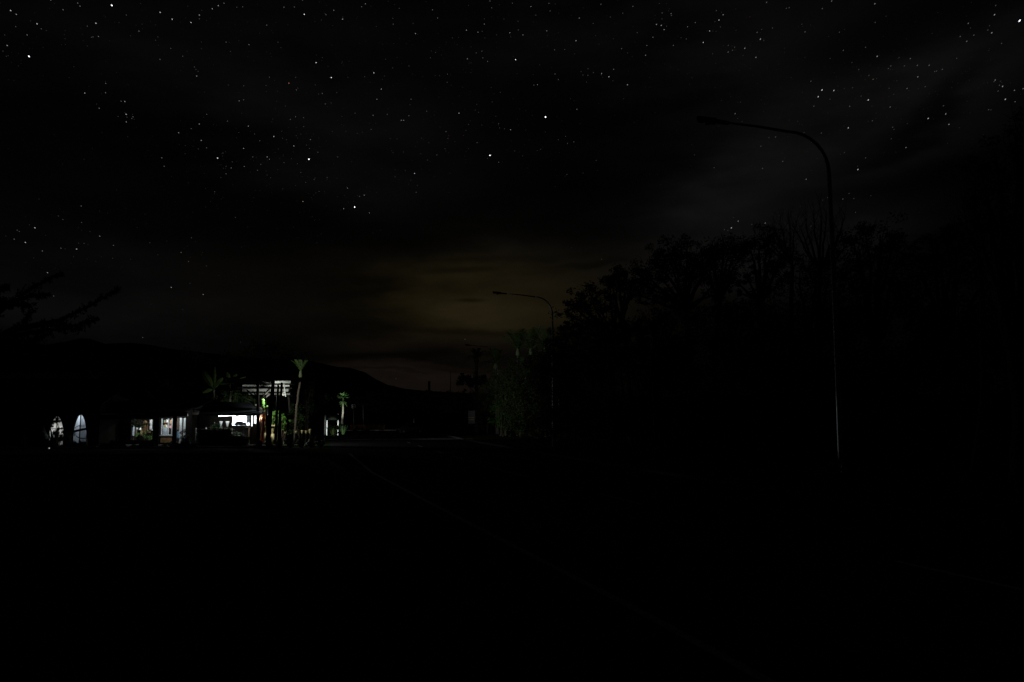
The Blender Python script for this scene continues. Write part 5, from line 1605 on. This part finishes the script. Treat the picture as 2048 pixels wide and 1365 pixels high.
# dim foliage close behind the cafe roof
for lb, D_, lst in (('dim leafy shrub just above the cafe roof', 70.5, [(440, 795, 12), (455, 797, 12), (470, 795, 13), (485, 797, 12), (500, 795, 12), (462, 785, 12), (480, 785, 12)]), ('dark shrub right of the nikau trunk', 72, [(590, 830, 14), (597, 838, 12), (585, 845, 14), (600, 850, 10)])):
    bush('background_shrub', lb, (xat(lst[0][0] + 10, D_), D_, 0), px_clumps(lst, D_, .6), .2, 300, 'leaf', 'shrub')
mb = MB()
rnd = random.Random(5)
for k in range(46):
    a = 700 + k * 6.2
    D_ = 190 + rnd.uniform(-15, 15)
    top = 785 + rnd.uniform(-5, 6) + (8 if a < 740 else 0)
    for z_ in range(3):
        c = P(a, top + 6 + z_ * 13, D_)
        leaf_clump(mb, c, 1.5, 60, .6)
struct(mb.build('distant_wood', 'leaf'), 'stuff', 'low black line of distant trees along the road end')
mb = MB(); c = P(858.5, 763, 260); mb.tube([(c.x, 260, 0), c], [.45, .4], 10); mb.build
o = mb.build('chimney_stack', 'darkwall', None, True); tag(o, 'short dark stack standing above the distant trees', 'chimney')
mb = MB(); c = P(901.3, 742, 250); mb.tube([(c.x, 250, 0), (c.x, 250, c.z * .5), c], [.16, .12, .06], 8); o = mb.build('mast', 'darkwall', None, True); tag(o, 'thin tall mast above the distant trees', 'mast')

# added floodlights and post that light the cabbage tree and the palms
Df = 68.0
fx = xat(612, Df)
t = empty('added_floodlight', (fx, Df, 0), 'added thin post with two small floodlights right of the nikau trunk', 'added_floodlight')
mb = MB(); mb.tube([(fx, Df, 0), (fx, Df, 3.7)], [.06, .05], 8); mb.build('post', 'black', t)
for z_, w_, tg, colr, sz, nm in ((2.3, 900, P(715, 838, Dc), (.92, 1.0, .9), 22, 0), (3.55, 2300, P(1020, 775, 88), (.85, .95, .95), 44, 1)):
    c = Vector((fx + .16, Df + .12, z_))
    mb = MB(); mb.box(c.x - .12, c.x + .06, c.y - .1, c.y + .02, c.z - .08, c.z + .08); mb.build('housing', 'black', t)
    point_lamp('lamp', c + Vector((.14, .12, 0)), w_, colr, .05, t, sz, tg, .6)

ux = xat(657, 89.5)  # added lamp that lights the white sign posts
t = empty('hidden_light', (ux, 89.5, 0), 'small added uplight on a stake in front of the board sign', 'added light')
mb = MB(); mb.tube([(ux, 89.5, 0), (ux, 89.5, .32)], .03, 8); mb.build('stake', 'black', t)
mb = MB(); mb.box(ux - .13, ux + .13, 89.42, 89.52, .3, .64); mb.build('housing', 'black', t)
point_lamp('lamp', (ux, 89.62, .45), 900, (.94, 1.0, .95), .02, t, 34, (xat(665, Dn), Dn, .95), .6)
ux = xat(671, 95.6)  # second added lamp, behind the board, for the cabbage tree
t = empty('hidden_light', (ux, 95.6, 0), 'small added uplight hidden behind the board sign at the cabbage tree', 'added light')
mb = MB(); mb.tube([(ux, 95.6, 0), (ux, 95.6, .2)], .03, 8); mb.build('stake', 'black', t)
mb = MB(); mb.box(ux - .1, ux + .1, 95.45, 95.55, .2, .45); mb.build('housing', 'black', t)
point_lamp('lamp', (ux, 95.7, .4), 2000, (.94, 1.0, .90), .02, t, 50, P(688, 798, Dc), .7)

bush('tall_shrub', 'tall dark shrub hiding the lower pole of the middle street lamp', (xat(1112, 58), 58, 0),
     px_clumps([(1108, 690, 18), (1122, 715, 22), (1104, 735, 22), (1125, 755, 24), (1106, 775, 24), (1122, 800, 26), (1104, 820, 24), (1118, 840, 24), (1112, 860, 20), (1130, 675, 14)], 58, .8), .2, 420, 'leaf', 'shrub', 'tall shrubs at the edge of the wood')
